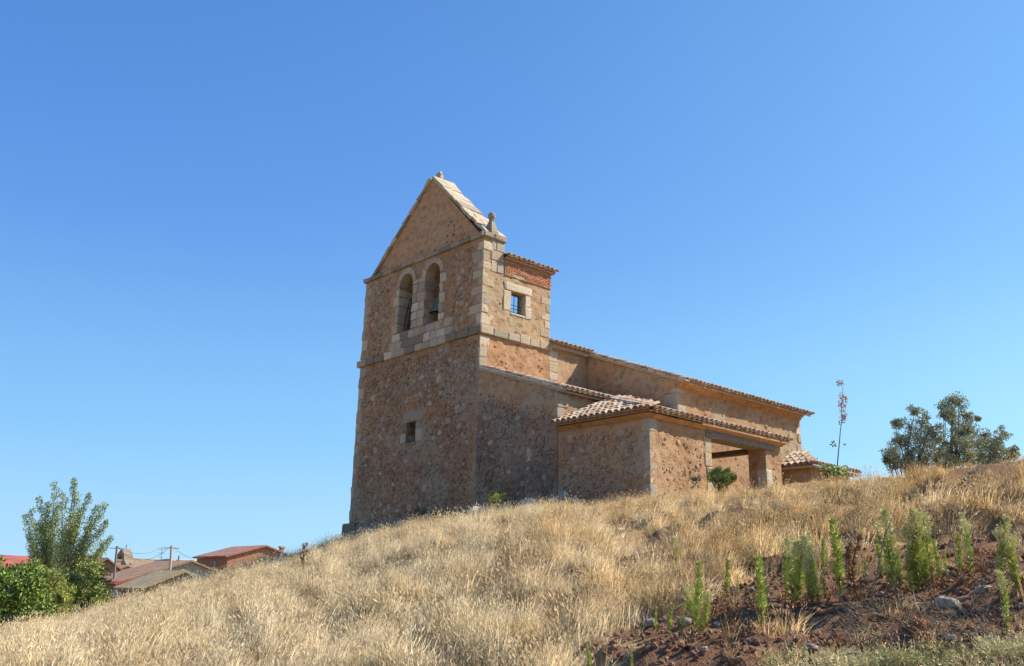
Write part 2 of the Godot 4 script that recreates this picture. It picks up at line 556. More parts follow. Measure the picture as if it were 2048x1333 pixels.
# sides, sill and soffit of an opening, running inward by depth
func reveal(mb: MB, fr: Transform3D, h: Dictionary, depth: float, col: Color, splay := 0.0):
	var out: Array = []
	out.append(Vector2(h.s0, h.t0)); out.append(Vector2(h.s1, h.t0))
	if h.has("spring"):
		var mid: float = (h.s0 + h.s1) * 0.5
		var rad: float = (h.s1 - h.s0) * 0.5
		for k in 15:
			var a := PI * k / 14.0
			out.append(Vector2(mid + cos(a) * rad, h.spring + sin(a) * (h.t1 - h.spring)))
	else:
		out.append(Vector2(h.s1, h.t1)); out.append(Vector2(h.s0, h.t1))
	var n := 6
	for i in out.size():
		var a: Vector2 = out[i]
		var b: Vector2 = out[(i + 1) % out.size()]
		for k in n:
			var z0 := -depth * k / n + 0.005
			var z1 := -depth * (k + 1) / n + 0.005
			var cc := col * rf(0.86, 1.08)
			mb.quad(fr * Vector3(a.x, a.y, z0), fr * Vector3(a.x, a.y, z1), fr * Vector3(b.x, b.y, z1), fr * Vector3(b.x, b.y, z0), cc)

func west(u: float) -> Transform3D: return Transform3D(Basis(Vector3(0, 0, 1), Vector3.UP, Vector3(-1, 0, 0)), Vector3(u, 0, 0))
func south(z: float) -> Transform3D: return Transform3D(Basis(Vector3(1, 0, 0), Vector3.UP, Vector3(0, 0, 1)), Vector3(0, 0, z))
func east(u: float) -> Transform3D: return Transform3D(Basis(Vector3(0, 0, -1), Vector3.UP, Vector3(1, 0, 0)), Vector3(u, 0, 0))
func north(z: float) -> Transform3D: return Transform3D(Basis(Vector3(-1, 0, 0), Vector3.UP, Vector3(0, 0, -1)), Vector3(0, 0, z))

func block_mb(sd: int, bevel := 0.06, jit := 0.045) -> MB:
	# a worn dressed stone of unit size: bevelled edges, corners not quite square, faces a little uneven
	var r := RandomNumberGenerator.new()
	r.seed = sd
	var mb := MB.new()
	var corner := {}
	for i in 8:
		corner[i] = Vector3(r.randf_range(-jit, jit), r.randf_range(-jit, jit), r.randf_range(-jit, jit) * 0.5)
	var at := func(i: int, ax: int) -> Vector3:
		var s := Vector3(0.5 if i & 1 else -0.5, 0.5 if i & 2 else -0.5, 0.5 if i & 4 else -0.5)
		var q := s
		for k in 3:
			if k != ax: q[k] -= signf(s[k]) * bevel
		return q + corner[i]
	var fs := [[0, 4, 6, 2, 0], [1, 3, 7, 5, 0], [0, 1, 5, 4, 1], [2, 6, 7, 3, 1], [0, 2, 3, 1, 2], [4, 5, 7, 6, 2]]
	for f in fs:
		var ax: int = f[4]
		var a: Vector3 = at.call(f[0], ax); var b: Vector3 = at.call(f[1], ax); var d: Vector3 = at.call(f[2], ax); var e: Vector3 = at.call(f[3], ax)
		var mid := (a + b + d + e) * 0.25
		mid[ax] += signf(mid[ax]) * r.randf_range(0.0, 0.03)
		mb.tri(a, b, mid); mb.tri(b, d, mid); mb.tri(d, e, mid); mb.tri(e, a, mid)
	for i in 8:
		for ax in 3:
			var j := i | (1 << ax)
			if j == i: continue
			var o1 := (ax + 1) % 3
			var o2 := (ax + 2) % 3
			var a: Vector3 = at.call(i, o1); var b: Vector3 = at.call(j, o1); var d: Vector3 = at.call(j, o2); var e: Vector3 = at.call(i, o2)
			var m := (a + b + d + e) * 0.25
			if (b - a).cross(d - a).dot(m) > 0: mb.quad(a, b, d, e)
			else: mb.quad(a, e, d, b)
		var p0: Vector3 = at.call(i, 0); var p1: Vector3 = at.call(i, 1); var p2: Vector3 = at.call(i, 2)
		if (p1 - p0).cross(p2 - p0).dot(p0) > 0: mb.tri(p0, p1, p2)
		else: mb.tri(p0, p2, p1)
	return mb

func rubble_mb(sd: int) -> MB:
	# a rough field stone set in mortar: uneven outline, flattish bulging front towards +z
	var r := RandomNumberGenerator.new()
	r.seed = sd
	var mb := MB.new()
	var n := 5 + sd % 4
	var o := []
	var f := []
	for k in n:
		var a := TAU * (k + r.randf_range(-0.33, 0.33)) / n
		var q := Vector2(cos(a), sin(a))
		var sq := 0.5 / maxf(absf(q.x), absf(q.y))
		var rad := lerpf(0.5, sq, 0.75) * r.randf_range(0.8, 1.08)
		o.append(Vector3(q.x * rad, q.y * rad, -0.5))
		f.append(Vector3(q.x * rad * 0.82, q.y * rad * 0.82, r.randf_range(0.32, 0.5)))
	var mid := Vector3(r.randf_range(-0.1, 0.1), r.randf_range(-0.1, 0.1), 0.55)
	for k in n:
		var j := (k + 1) % n
		mb.quad(o[k], o[j], f[j], f[k])
		mb.tri(f[k], f[j], mid)
	return mb

func tile_mb(width: float, length: float, rise: float, thick: float) -> MB:
	# a barrel tile lying along -z (up the slope), open end at z = 0, humped upwards
	var mb := MB.new()
	var k := 7
	var rings := []
	for e in 2:
		var w := width * (1.0 if e == 0 else 0.80) * 0.5
		var hgt := rise * (1.0 if e == 0 else 0.82)
		var outer := []
		var inner := []
		for i in k + 1:
			var a := PI * i / k
			outer.append(Vector3(cos(a) * w, sin(a) * hgt, -length * e))
			inner.append(Vector3(cos(a) * (w - thick), sin(a) * (hgt - thick), -length * e))
		rings.append([outer, inner])
	for i in k:
		var no0 := Vector3(rings[0][0][i].x / (width * width), rings[0][0][i].y / (rise * rise * 4.0), 0).normalized()
		var no1 := Vector3(rings[0][0][i + 1].x / (width * width), rings[0][0][i + 1].y / (rise * rise * 4.0), 0).normalized()
		var o0: Array = rings[0][0]; var o1: Array = rings[1][0]; var i0: Array = rings[0][1]; var i1: Array = rings[1][1]
		var W := Color.WHITE
		mb.tri_n(o0[i], o1[i + 1], o0[i + 1], no0, no1, no1, W, W, W)
		mb.tri_n(o0[i], o1[i], o1[i + 1], no0, no0, no1, W, W, W)
		mb.quad(i0[i], i0[i + 1], i1[i + 1], i1[i])
		mb.quad(o0[i], o0[i + 1], i0[i + 1], i0[i])
	return mb

func make_variants():
	for i in 8: block_variants.append(block_mb(100 + i).commit())
	for i in 9: stone_variants.append(rubble_mb(200 + i))
	tile_cover_mb = tile_mb(0.205, 0.46, 0.085, 0.016)
	tile_cover = tile_cover_mb.commit()

func pale() -> Material: return mats["pale_%d" % rng.randi_range(0, 5)] if rng.randf() < 0.55 else mats["field_%d" % [0, 2, 4][rng.randi_range(0, 2)]]
func clay() -> Material: return mats["tile_%d" % rng.randi_range(0, 4)]

func block(called: String, parent: Node, lo: Vector3, hi: Vector3, mat: Material = null, tilt := 0.0) -> MeshInstance3D:
	var xf := Transform3D(Basis(Vector3(0, 0, 1), tilt).scaled(hi - lo), (lo + hi) * 0.5) if tilt == 0.0 else Transform3D(Basis.from_scale(hi - lo), (lo + hi) * 0.5)
	return part(called, block_variants[rng.randi_range(0, 7)], mat if mat else pale(), parent, xf)

# a block on a wall face: s, t extents in the face's own axes, standing proud
func face_block(called: String, parent: Node, fr: Transform3D, s0: float, s1: float, t0: float, t1: float, depth: float, proud: float, mat: Material = null, turn := 0.0) -> MeshInstance3D:
	var b := Basis.from_euler(Vector3(rf(-0.012, 0.012), rf(-0.02, 0.02), turn + rf(-0.015, 0.015))) * Basis.from_scale(Vector3(s1 - s0, t1 - t0, depth))
	var xf := fr * Transform3D(b, Vector3((s0 + s1) * 0.5, (t0 + t1) * 0.5, proud - depth * 0.5))
	return part(called, block_variants[rng.randi_range(0, 7)], mat if mat else pale(), parent, xf)

# alternating corner stones: corner at (x, z), faces towards sx / sz
func quoins(called: String, parent: Node, x: float, z: float, sx: float, sz: float, y0: float, y1: float, hmin: float, hmax: float, long_x: float, short_x: float, long_z: float, short_z: float):
	var y := y0
	var k := 0
	while y < y1 - 0.08:
		var h := minf(rf(hmin, hmax), y1 - y)
		if y1 - y - h < 0.12: h = y1 - y
		var lx := (long_x if k % 2 == 0 else short_x) * rf(0.8, 1.15)
		var lz := (short_z if k % 2 == 0 else long_z) * rf(0.8, 1.15)
		var o := rf(0.004, 0.022)
		var ax := x - sx * o * -1.0
		var az := z + sz * o
		var bx := x - sx * lx
		var bz := z - sz * lz
		block(called, parent, Vector3(minf(ax, bx), y + 0.006, minf(az, bz)), Vector3(maxf(ax, bx), y + h - 0.006, maxf(az, bz)))
		y += h
		k += 1

# field stones showing in a wall face; the larger pale ones are parts of their own, the rest one joined part
func rubble(parent: Node, fr: Transform3D, s0: float, s1: float, t0: float, top: Callable, count: int, avoid: Array, size: Vector2, pale_share: float, tone: Callable, proud := 0.0, set_of := "field", min_single := 0.15):
	var taken := []
	var cell := {}
	var joined := MB.new()
	var tries := 0
	var made := 0
	while made < count and tries < count * 14:
		tries += 1
		var p := Vector2(rf(s0, s1), rf(t0, top.call(rf(s0, s1))))
		if p.y > top.call(p.x) - 0.15: continue
		var w := lerpf(size.x, size.y, pow(rng.randf(), 2.2))
		var h := w * rf(0.45, 1.0)
		if p.x - w * 0.5 < s0 or p.x + w * 0.5 > s1: continue
		var bad := false
		for a in avoid:
			if p.x + w * 0.5 > a.position.x and p.x - w * 0.5 < a.end.x and p.y + h * 0.5 > a.position.y and p.y - h * 0.5 < a.end.y: bad = true
		if bad: continue
		var key := Vector2i(floori(p.x / 0.5), floori(p.y / 0.5))
		for i in range(-1, 2):
			for j in range(-1, 2):
				for t in cell.get(key + Vector2i(i, j), []):
					if absf(t.x - p.x) < (t.z + w) * 0.44 and absf(t.y - p.y) < (t.w + h) * 0.44: bad = true
		if bad: continue
		if not cell.has(key): cell[key] = []
		cell[key].append(Vector4(p.x, p.y, w, h))
		made += 1
		var depth := rf(0.06, 0.10)
		var xf := fr * Transform3D(Basis.from_euler(Vector3(rf(-0.08, 0.08), rf(-0.08, 0.08), rf(-0.35, 0.35))) * Basis.from_scale(Vector3(w, h, depth)), Vector3(p.x, p.y, proud + rf(-0.032, 0.0)))
		var v := rng.randi_range(0, stone_variants.size() - 1)
		var light := rng.randf() < pale_share * (0.5 + 1.3 * clampf(0.5 + noise2.get_noise_2d(p.x * 9.0, p.y * 9.0 + 33.0), 0.0, 1.0))
		if (light and w > min_single * 0.8) or (w > 0.245 and proud >= 0.0):
			part("rubble_stone", variant_mesh(v), mats["%s_%d" % [set_of, rng.randi_range(0, 5)]], parent, xf)
		else:
			var own: Color = tone.call(fr * Vector3(p.x, p.y, 0))
			own = own.lerp([lin(0.38, 0.32, 0.245), lin(0.33, 0.19, 0.12), lin(0.28, 0.235, 0.185), lin(0.42, 0.33, 0.23)][rng.randi_range(0, 3)], rf(0.0, 0.75)) * rf(0.72, 1.3)
			joined.append(stone_variants[v], xf, own)
	if joined.v.size() > 0:
		var o := part("small_rubble", joined, mats.rubble, parent)
		o.set_meta("kind", "stuff")

var stone_mesh_cache := {}
func variant_mesh(i: int) -> ArrayMesh:
	if not stone_mesh_cache.has(i): stone_mesh_cache[i] = stone_variants[i].commit()
	return stone_mesh_cache[i]

# barrel tiles over a slope given by its eave line a -> b and the direction straight up the slope; keep(p) says where the roof is
func tiled(parent: Node, a: Vector3, b: Vector3, up: Vector3, length: float, keep: Callable, single_rows: int, pitch := 0.225, row := 0.32):
	var along := (b - a).normalized()
	var nrm := along.cross(up).normalized()
	if nrm.y < 0: nrm = -nrm
	var w := (b - a).length()
	var cols := int(w / pitch)
	pitch = w / cols
	var rows := int(ceil(length / row))
	var joined := MB.new()
	var bs := Basis(along, nrm, -up)
	if bs.determinant() < 0: bs = Basis(-along, nrm, -up)
	# bed of mortar below the first row
	var m0 := a + up * 0.07
	var m1 := b + up * 0.07
	joined.quad(m0 - nrm * 0.01, m1 - nrm * 0.01, m1 + nrm * 0.085, m0 + nrm * 0.085, lin(0.40, 0.30, 0.21))
	for k in rows:
		for i in cols + 1:
			var p := a + along * (pitch * i) + up * (row * k) + nrm * 0.03
			if k * row > length - 0.1: continue
			var show_cover: bool = keep.call(p + up * 0.12)
			var show_channel: bool = i < cols and keep.call(p + along * pitch * 0.5 + up * 0.12)
			var jig := Basis.from_euler(Vector3(rf(-0.02, 0.02), rf(-0.05, 0.05), rf(-0.06, 0.06)))
			var lift := 0.012 * (k % 2)
			if show_cover:
				var xf := Transform3D(bs * Basis(Vector3.RIGHT, -0.045) * jig, p + nrm * (0.028 + rf(0.0, 0.012)) + along * rf(-0.012, 0.012) + up * rf(-0.03, 0.02))
				if k < single_rows: part("tile", tile_cover, clay(), parent, xf)
				else: joined.append(tile_cover_mb, xf, [lin(0.56, 0.42, 0.31), lin(0.62, 0.50, 0.38), lin(0.50, 0.34, 0.24), lin(0.64, 0.55, 0.44)][rng.randi_range(0, 3)])
			if show_channel:
				var xf2 := Transform3D(bs * Basis(Vector3(0, 0, 1), PI) * jig, p + along * pitch * 0.5 + nrm * (0.062 + lift) + up * rf(-0.02, 0.02))
				joined.append(tile_cover_mb, xf2, [lin(0.48, 0.34, 0.24), lin(0.52, 0.38, 0.28), lin(0.42, 0.27, 0.18)][rng.randi_range(0, 2)])
	if joined.v.size() > 0:
		var o := part("roof_tiles", joined, mats.stone, parent)
		o.set_meta("kind", "stuff")

func mix3(p: Vector3, a: Color, b: Color, d: Color, f := 1.0, shift := 0.0) -> Color:
	var x := noise.get_noise_3d(p.x * 5.0 * f + shift, p.y * 5.0 * f, p.z * 5.0 * f)
	var y := noise2.get_noise_3d(p.x * 16.0 * f + shift, p.y * 16.0 * f, p.z * 16.0 * f)
	var t := clampf((x + y * 0.55) * 2.6 + 0.5, 0.0, 1.0)
	var c := a.lerp(b, t)
	var g := clampf((noise2.get_noise_3d(p.x * 6.0 * f - shift, p.y * 7.0 * f + 50.0, p.z * 6.0 * f) + y * 0.3) * 5.0 - 0.6, 0.0, 1.0)
	return c.lerp(d, g)

func col_west(p: Vector3) -> Color: return col_bedding(p, 0.0)
func col_west_upper(p: Vector3) -> Color: return col_bedding(p, 9.0, 1.2)
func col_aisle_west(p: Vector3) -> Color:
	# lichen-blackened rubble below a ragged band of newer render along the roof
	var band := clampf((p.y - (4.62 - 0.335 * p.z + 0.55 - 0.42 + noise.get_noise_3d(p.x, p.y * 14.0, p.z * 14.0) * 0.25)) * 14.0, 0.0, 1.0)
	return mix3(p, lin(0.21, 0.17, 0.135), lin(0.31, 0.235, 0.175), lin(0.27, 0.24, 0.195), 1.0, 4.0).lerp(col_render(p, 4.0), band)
func col_render(p: Vector3, shift: float, f := 1.0) -> Color: return mix3(p, lin(0.375, 0.245, 0.15), lin(0.43, 0.30, 0.19), lin(0.385, 0.31, 0.215), f, shift)
# grey-brown bedding mortar of the bare rubble
func col_bedding(p: Vector3, shift: float, f := 1.0) -> Color: return mix3(p, lin(0.32, 0.212, 0.138), lin(0.38, 0.265, 0.17), lin(0.335, 0.275, 0.20), f, shift)
func col_south(p: Vector3) -> Color: return col_render(p, 2.0)
func col_porch_west(p: Vector3) -> Color: return col_render(p, 7.0)
func col_gable(p: Vector3) -> Color: return col_render(p, 12.0, 0.7).lerp(lin(0.46, 0.295, 0.165), 0.5)
func col_chapel_west(p: Vector3) -> Color: return col_render(p, 17.0)
func col_inside(_p: Vector3) -> Color: return lin(0.30, 0.24, 0.18)

func wedge_mb(r0: float, r1: float, a0: float, a1: float, depth: float) -> MB:
	# one stone of an arch ring, in the plane of the wall, front face at z = 0
	var mb := MB.new()
	var n := 4
	var j := func(s: float) -> float: return rng.randf_range(-s, s)
	var ro: float = r1 + j.call(0.03)
	var zf: float = j.call(0.006)
	for i in n:
		var t0 := lerpf(a0, a1, float(i) / n)
		var t1 := lerpf(a0, a1, float(i + 1) / n)
		var p := func(t: float, r: float, z: float) -> Vector3: return Vector3(cos(t) * r, sin(t) * r, z)
		mb.quad(p.call(t0, r0, zf), p.call(t0, ro, zf), p.call(t1, ro, zf), p.call(t1, r0, zf))
		mb.quad(p.call(t0, ro, zf), p.call(t0, ro, -depth), p.call(t1, ro, -depth), p.call(t1, ro, zf))
		mb.quad(p.call(t0, r0, -depth), p.call(t0, r0, zf), p.call(t1, r0, zf), p.call(t1, r0, -depth))
	var q := func(t: float, r: float, z: float) -> Vector3: return Vector3(cos(t) * r, sin(t) * r, z)
	mb.quad(q.call(a0, r0, zf), q.call(a0, r0, -depth), q.call(a0, ro, -depth), q.call(a0, ro, zf))
	mb.quad(q.call(a1, r0, -depth), q.call(a1, r0, zf), q.call(a1, ro, zf), q.call(a1, ro, -depth))
	return mb

func make_church():
	var th := PI * 0.5 - YAW
	church = base("church", "old stone church with a bell gable, tiled porch and tall shaded west wall", "church", EYE + Vector3(-1.0607, 8.552 - S0, -29.9812), th)
	make_tower()
	make_bell_gable()
	make_nave_and_aisle()
	make_chapel()
	make_porch()
	make_sacristy()
	make_bells()

func make_tower():
	var mb := MB.new()
	var top := S0 + 3.55
	var flat := func(_s: float) -> float: return top
	var W := west(0.0)
	var arches := [{s0 = -4.92, s1 = -4.06, t0 = S0 + 0.96, t1 = S0 + 3.27, spring = S0 + 2.84}, {s0 = -3.28, s1 = -2.40, t0 = S0 + 0.96, t1 = S0 + 3.27, spring = S0 + 2.83}]
	var slit := {s0 = -3.95, s1 = -3.39, t0 = S0 - 3.31, t1 = S0 - 2.55}
	var wcol := func(p: Vector3) -> Color: return col_west_upper(p) if p.y > S0 else col_west(p)
	face(mb, W, -7.3, 0.0, 0.0, flat, 0.085, arches + [slit], wcol, 0.045)
	for a in arches: reveal(mb, W, a, 0.93, lin(0.36, 0.26, 0.17))
	reveal(mb, W, slit, 0.9, lin(0.26, 0.22, 0.17))
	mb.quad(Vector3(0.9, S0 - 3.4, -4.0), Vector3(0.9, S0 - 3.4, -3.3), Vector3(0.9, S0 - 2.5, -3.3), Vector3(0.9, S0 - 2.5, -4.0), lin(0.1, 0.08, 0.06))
	# inner face of the west wall, facing the bell chamber
	face(mb, east(0.93), 0.35, 6.95, S0, flat, 0.2, arches.map(func(a): return {s0 = -a.s1, s1 = -a.s0, t0 = a.t0, t1 = a.t1, spring = a.spring}), col_inside, 0.0)
	# south face with its small window
	var win := {s0 = 1.33, s1 = 2.02, t0 = S0 + 1.06, t1 = S0 + 1.86}
	var put := {s0 = 1.62, s1 = 1.76, t0 = S0 + 2.36, t1 = S0 + 2.52}
	var stop := func(s: float) -> float: return top if s < 0.92 else S0 + 2.9
	var S := south(0.0)
	var scol := func(p: Vector3) -> Color: return col_render(p, 2.0).lerp(lin(0.40, 0.31, 0.205), 0.4) if p.y > S0 + 0.2 else col_render(p, 21.0).lerp(lin(0.46, 0.27, 0.16), 0.45)
	face(mb, S, 0.0, 3.25, S0 - 4.0, stop, 0.08, [win, put], scol, 0.035)
	reveal(mb, S, win, 0.42, lin(0.46, 0.37, 0.26))
	reveal(mb, S, put, 0.3, lin(0.2, 0.1, 0.06))
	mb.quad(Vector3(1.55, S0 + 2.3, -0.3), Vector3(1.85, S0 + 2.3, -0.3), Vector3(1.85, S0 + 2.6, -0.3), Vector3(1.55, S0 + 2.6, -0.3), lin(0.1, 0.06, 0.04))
	face(mb, north(-0.42), -2.85, -0.93, S0, func(_s): return S0 + 2.9, 0.25, [{s0 = -2.02, s1 = -1.33, t0 = S0 + 1.06, t1 = S0 + 1.86}], col_inside, 0.0)
	# east face with the arched opening that shows the sky through the window
	var eo := {s0 = 1.25, s1 = 2.75, t0 = S0 + 1.35, t1 = S0 + 2.88, spring = S0 + 2.5}
	face(mb, east(3.24), 0.0, 7.3, S0 - 3.0, func(_s): return S0 + 2.92, 0.1, [eo], col_inside, 0.0)
	var ei := {s0 = -2.35, s1 = -1.31, t0 = S0 + 1.35, t1 = S0 + 2.66, spring = S0 + 2.15}
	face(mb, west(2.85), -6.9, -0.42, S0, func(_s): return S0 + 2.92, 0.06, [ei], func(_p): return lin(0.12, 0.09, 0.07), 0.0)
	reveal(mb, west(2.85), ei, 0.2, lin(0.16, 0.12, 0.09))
	face(mb, north(-7.3), -3.25, 0.0, 0.0, func(s): return top if s > -0.93 else S0 + 2.9, 0.3, [], col_west, 0.02)
	face(mb, south(-6.9), 0.93, 2.85, S0, func(_s): return S0 + 2.9, 0.4, [], col_inside, 0.0)
	mb.quad(Vector3(0.9, S0, -0.4), Vector3(2.9, S0, -0.4), Vector3(2.9, S0, -6.95), Vector3(0.9, S0, -6.95), lin(0.28, 0.2, 0.14))
	# top and back of the thick west wall above the chamber roof
	mb.quad(Vector3(0, top, 0), Vector3(0.93, top, 0), Vector3(0.93, top, -7.3), Vector3(0, top, -7.3), lin(0.4, 0.36, 0.28))
	mb.quad(Vector3(0.93, S0 + 2.5, 0), Vector3(0.93, S0 + 2.5, -0.5), Vector3(0.93, top, -0.5), Vector3(0.93, top, 0), lin(0.45, 0.36, 0.26))
	mb.quad(Vector3(0.93, S0 + 2.85, 0), Vector3(0.93, S0 + 2.85, -7.3), Vector3(0.93, top, -7.3), Vector3(0.93, top, 0), lin(0.45, 0.36, 0.26))
	var tower := part("tower_wall", mb, mats.plaster, church)
	# corner stones
	quoins("quoin", tower, 0, 0, -1, 1, S0 + 0.36, top - 0.18, 0.24, 0.54, 0.50, 0.30, 0.62, 0.26)
	quoins("quoin", tower, 0, 0, -1, 1, S0 - 1.2, S0 - 0.02, 0.36, 0.44, 0.36, 0.28, 0.10, 0.06)
	quoins("quoin", tower, 0, -7.3, -1, -1, S0 - 5.9, S0 - 0.02, 0.3, 0.5, 0.5, 0.3, 0.42, 0.24)
	quoins("quoin", tower, 0, -7.3, -1, -1, S0 + 0.34, top - 0.1, 0.3, 0.5, 0.5, 0.3, 0.42, 0.24)
	quoins("quoin", tower, 3.25, 0, 1, 1, S0 + 0.5, S0 + 2.28, 0.24, 0.36, 0.46, 0.24, 0.4, 0.3)
	# upper pier between the gable and the roof: big squared stones right across
	var y := S0 + 2.35
	while y < top - 0.25:
		var h := rf(0.34, 0.46)
		var cut := rf(0.4, 0.6)
		if rng.randf() < 0.5: block("ashlar_block", tower, Vector3(0.36, y, -0.3), Vector3(0.945, y + h - 0.01, 0.02))
		else:
			block("ashlar_block", tower, Vector3(0.36, y, -0.3), Vector3(0.36 + cut * 0.5, y + h - 0.01, 0.02))
			block("ashlar_block", tower, Vector3(0.37 + cut * 0.5, y, -0.3), Vector3(0.945, y + h - 0.01, 0.025))
		y += h
	# string course
	var s := -7.42
	while s < 0.02:
		var l := minf(rf(0.38, 0.75), 0.06 - s)
		var dark := rng.randf() < 0.45 or s > -2.0
		face_block("string_course_block", tower, W, s, s + l - 0.012, S0 + 0.01, S0 + rf(0.26, 0.31), 0.3, 0.10 + rf(0, 0.02), mats.dark_stone if dark else pale())
		s += l
	s = -0.06
	while s < 3.28:
		var l2 := minf(rf(0.38, 0.7), 3.34 - s)
		face_block("string_course_block", tower, S, s, s + l2 - 0.012, S0 + 0.03, S0 + rf(0.30, 0.36), 0.3, 0.08 + rf(0, 0.02))
		s += l2
	# ledge below the gable
	s = -7.40
	while s < 0.02:
		var l3 := minf(rf(0.5, 0.9), 0.07 - s)
		face_block("ledge_slab", tower, W, s, s + l3 - 0.01, top - 0.03, top + rf(0.12, 0.16), 1.06, 0.10 + rf(0, 0.02), mats["pale_4"] if rng.randf() < 0.6 else mats.dark_stone)
		s += l3
	for q in [[-0.04, 0.42], [0.43, 1.02]]:
		face_block("ledge_slab", tower, S, q[0], q[1], top + 0.0, top + 0.17, 0.5, 0.10, mats["pale_4"])
	# arches: voussoirs, jambs, sills
	for a in arches:
		var mid: float = (a.s0 + a.s1) * 0.5
		var rad: float = (a.s1 - a.s0) * 0.5
		var cuts := [0.0, 0.55, 1.12, 1.95, 2.6, PI]
		for k in 5:
			part("voussoir", wedge_mb(rad - 0.012, rad + 0.21, cuts[k] + 0.008, cuts[k + 1] - 0.008, 0.4), mats["field_%d" % [0, 2, 4][rng.randi_range(0, 2)]], tower, W * Transform3D(Basis.IDENTITY, Vector3(mid, a.spring, 0.03)))
	var jamb := func(edge: float, dir: float, lo: float, hi: float, wmin: float, wmax: float):
		var yy := lo
		while yy < hi - 0.05:
			var h := minf(rf(0.26, 0.42), hi - yy)
			if hi - yy - h < 0.14: h = hi - yy
			var wd := rf(wmin, wmax)
			face_block("jamb_stone", tower, W, minf(edge, edge + dir * wd), maxf(edge, edge + dir * wd), yy + 0.005, yy + h - 0.005, 0.6, rf(0.012, 0.03))
			yy += h
	jamb.call(-4.91, -1.0, S0 + 0.96, S0 + 2.74, 0.18, 0.42)
	jamb.call(-2.41, 1.0, S0 + 0.96, S0 + 2.74, 0.18, 0.46)
	# the pier between the arches
	y = S0 + 0.96
	while y < S0 + 2.80:
		var h := minf(rf(0.28, 0.4), S0 + 2.86 - y)
		var cut2 := rf(0.3, 0.5)
		face_block("jamb_stone", tower, W, -4.07, -4.07 + cut2, y + 0.005, y + h - 0.005, 0.8, rf(0.012, 0.028))
		face_block("jamb_stone", tower, W, -4.06 + cut2, -3.27, y + 0.005, y + h - 0.005, 0.8, rf(0.012, 0.028))
		y += h
	# dressed courses below the sills
	y = S0 + 0.31
	for row in 2:
		var h := 0.325
		s = [-5.35, -5.25][row]
		var e: float = [-1.75, -2.0][row]
		while s < e:
			var l := rf(0.3, 0.6)
			face_block("ashlar_block", tower, W, s, s + l - 0.01, y + 0.004, y + h - 0.004, 0.3, rf(0.008, 0.03), pale() if rng.randf() < 0.75 else mats.dark_stone)
			s += l
		y += h
	# window frame on the south face: lintel, jambs, sill
	face_block("lintel", tower, S, 1.02, 2.35, S0 + 1.86, S0 + 2.16, 0.40, 0.03, mats["pale_3"])
	face_block("jamb_stone", tower, S, 0.98, 1.335, S0 + 1.06, S0 + 1.85, 0.40, 0.025, mats["pale_0"])
	face_block("jamb_stone", tower, S, 2.015, 2.27, S0 + 1.43, S0 + 1.85, 0.40, 0.025, mats["pale_3"])
	face_block("jamb_stone", tower, S, 2.015, 2.32, S0 + 0.98, S0 + 1.42, 0.40, 0.025, mats["pale_3"])
	face_block("window_sill", tower, S, 1.3, 2.02, S0 + 1.0, S0 + 1.065, 0.42, 0.03, mats["pale_3"])
	# slit window on the west face
	face_block("lintel", tower, W, -4.25, -3.05, S0 - 2.55, S0 - 2.2, 0.5, 0.02, mats["pale_4"])
	face_block("jamb_stone", tower, W, -3.39, -2.98, S0 - 3.3, S0 - 2.86, 0.5, 0.025, mats["pale_1"])
	face_block("jamb_stone", tower, W, -4.3, -3.95, S0 - 3.32, S0 - 2.95, 0.5, 0.025, mats["pale_1"])
	face_block("jamb_stone", tower, W, -4.15, -3.95, S0 - 2.93, S0 - 2.57, 0.5, 0.02, mats.dark_stone)
	face_block("jamb_stone", tower, W, -3.39, -3.15, S0 - 2.85, S0 - 2.57, 0.5, 0.02, mats["pale_4"])
	face_block("window_sill", tower, W, -4.0, -3.3, S0 - 3.42, S0 - 3.31, 0.5, 0.03, mats.dark_stone)
	# plinth
	s = -7.48
	while s < -1.0:
		var l4 := rf(0.6, 1.1)
		face_block("plinth_stone", tower, W, s, s + l4 - 0.012, S0 - 7.2, S0 - 6.02 + rf(-0.06, 0.04), 0.4, 0.16 + rf(0, 0.03), mats.dark_stone)
		s += l4
	# field stones
	var avoid_low := [Rect2(-4.35, S0 - 3.45, 1.45, 1.3), Rect2(-7.4, 0, 0.45, 12), Rect2(-0.15, 0, 0.3, 12)]
	rubble(tower, W, -7.0, 0.0, S0 - 6.2, func(_s): return S0 - 0.02, 1750, avoid_low, Vector2(0.09, 0.40), 0.13, func(p): return col_west(p), 0.006, "field", 0.2)
	var avoid_up := [Rect2(-5.45, S0 + 0.2, 3.75, 3.4), Rect2(-7.4, 0, 0.5, 12), Rect2(-0.5, 0, 0.6, 12)]
	rubble(tower, W, -7.0, -0.2, S0 + 0.33, func(_s): return top - 0.05, 420, avoid_up, Vector2(0.09, 0.36), 0.2, func(p): return col_west_upper(p), 0.006, "field", 0.17)
	rubble(tower, S, 0.4, 3.1, S0 + 0.4, func(s): return S0 + 2.3, 16, [Rect2(0.9, S0 + 0.35, 1.5, 1.95), Rect2(2.7, 0, 1, 12), Rect2(0, 0, 0.6, 12)], Vector2(0.08, 0.24), 0.25, func(p): return scol.call(p) * 1.05, -0.02, "pale")
	rubble(tower, S, 0.4, 3.1, S0 - 1.1, func(s): return S0 - 0.02, 46, [Rect2(0, 0, 0.45, 12)], Vector2(0.07, 0.2), 0.06, func(p): return scol.call(p) * 0.98, -0.015, "pale")
	# brick band below the eaves
	var panel := MB.new()
	panel.box(Vector3(1.0, S0 + 2.36, -0.34), Vector3(3.24, S0 + 2.96, 0.03), lin(0.42, 0.33, 0.25))
	var bp := part("brick_band", panel, mats.stone, church)
	var unit := block_mb(77, 0.05, 0.02).commit()
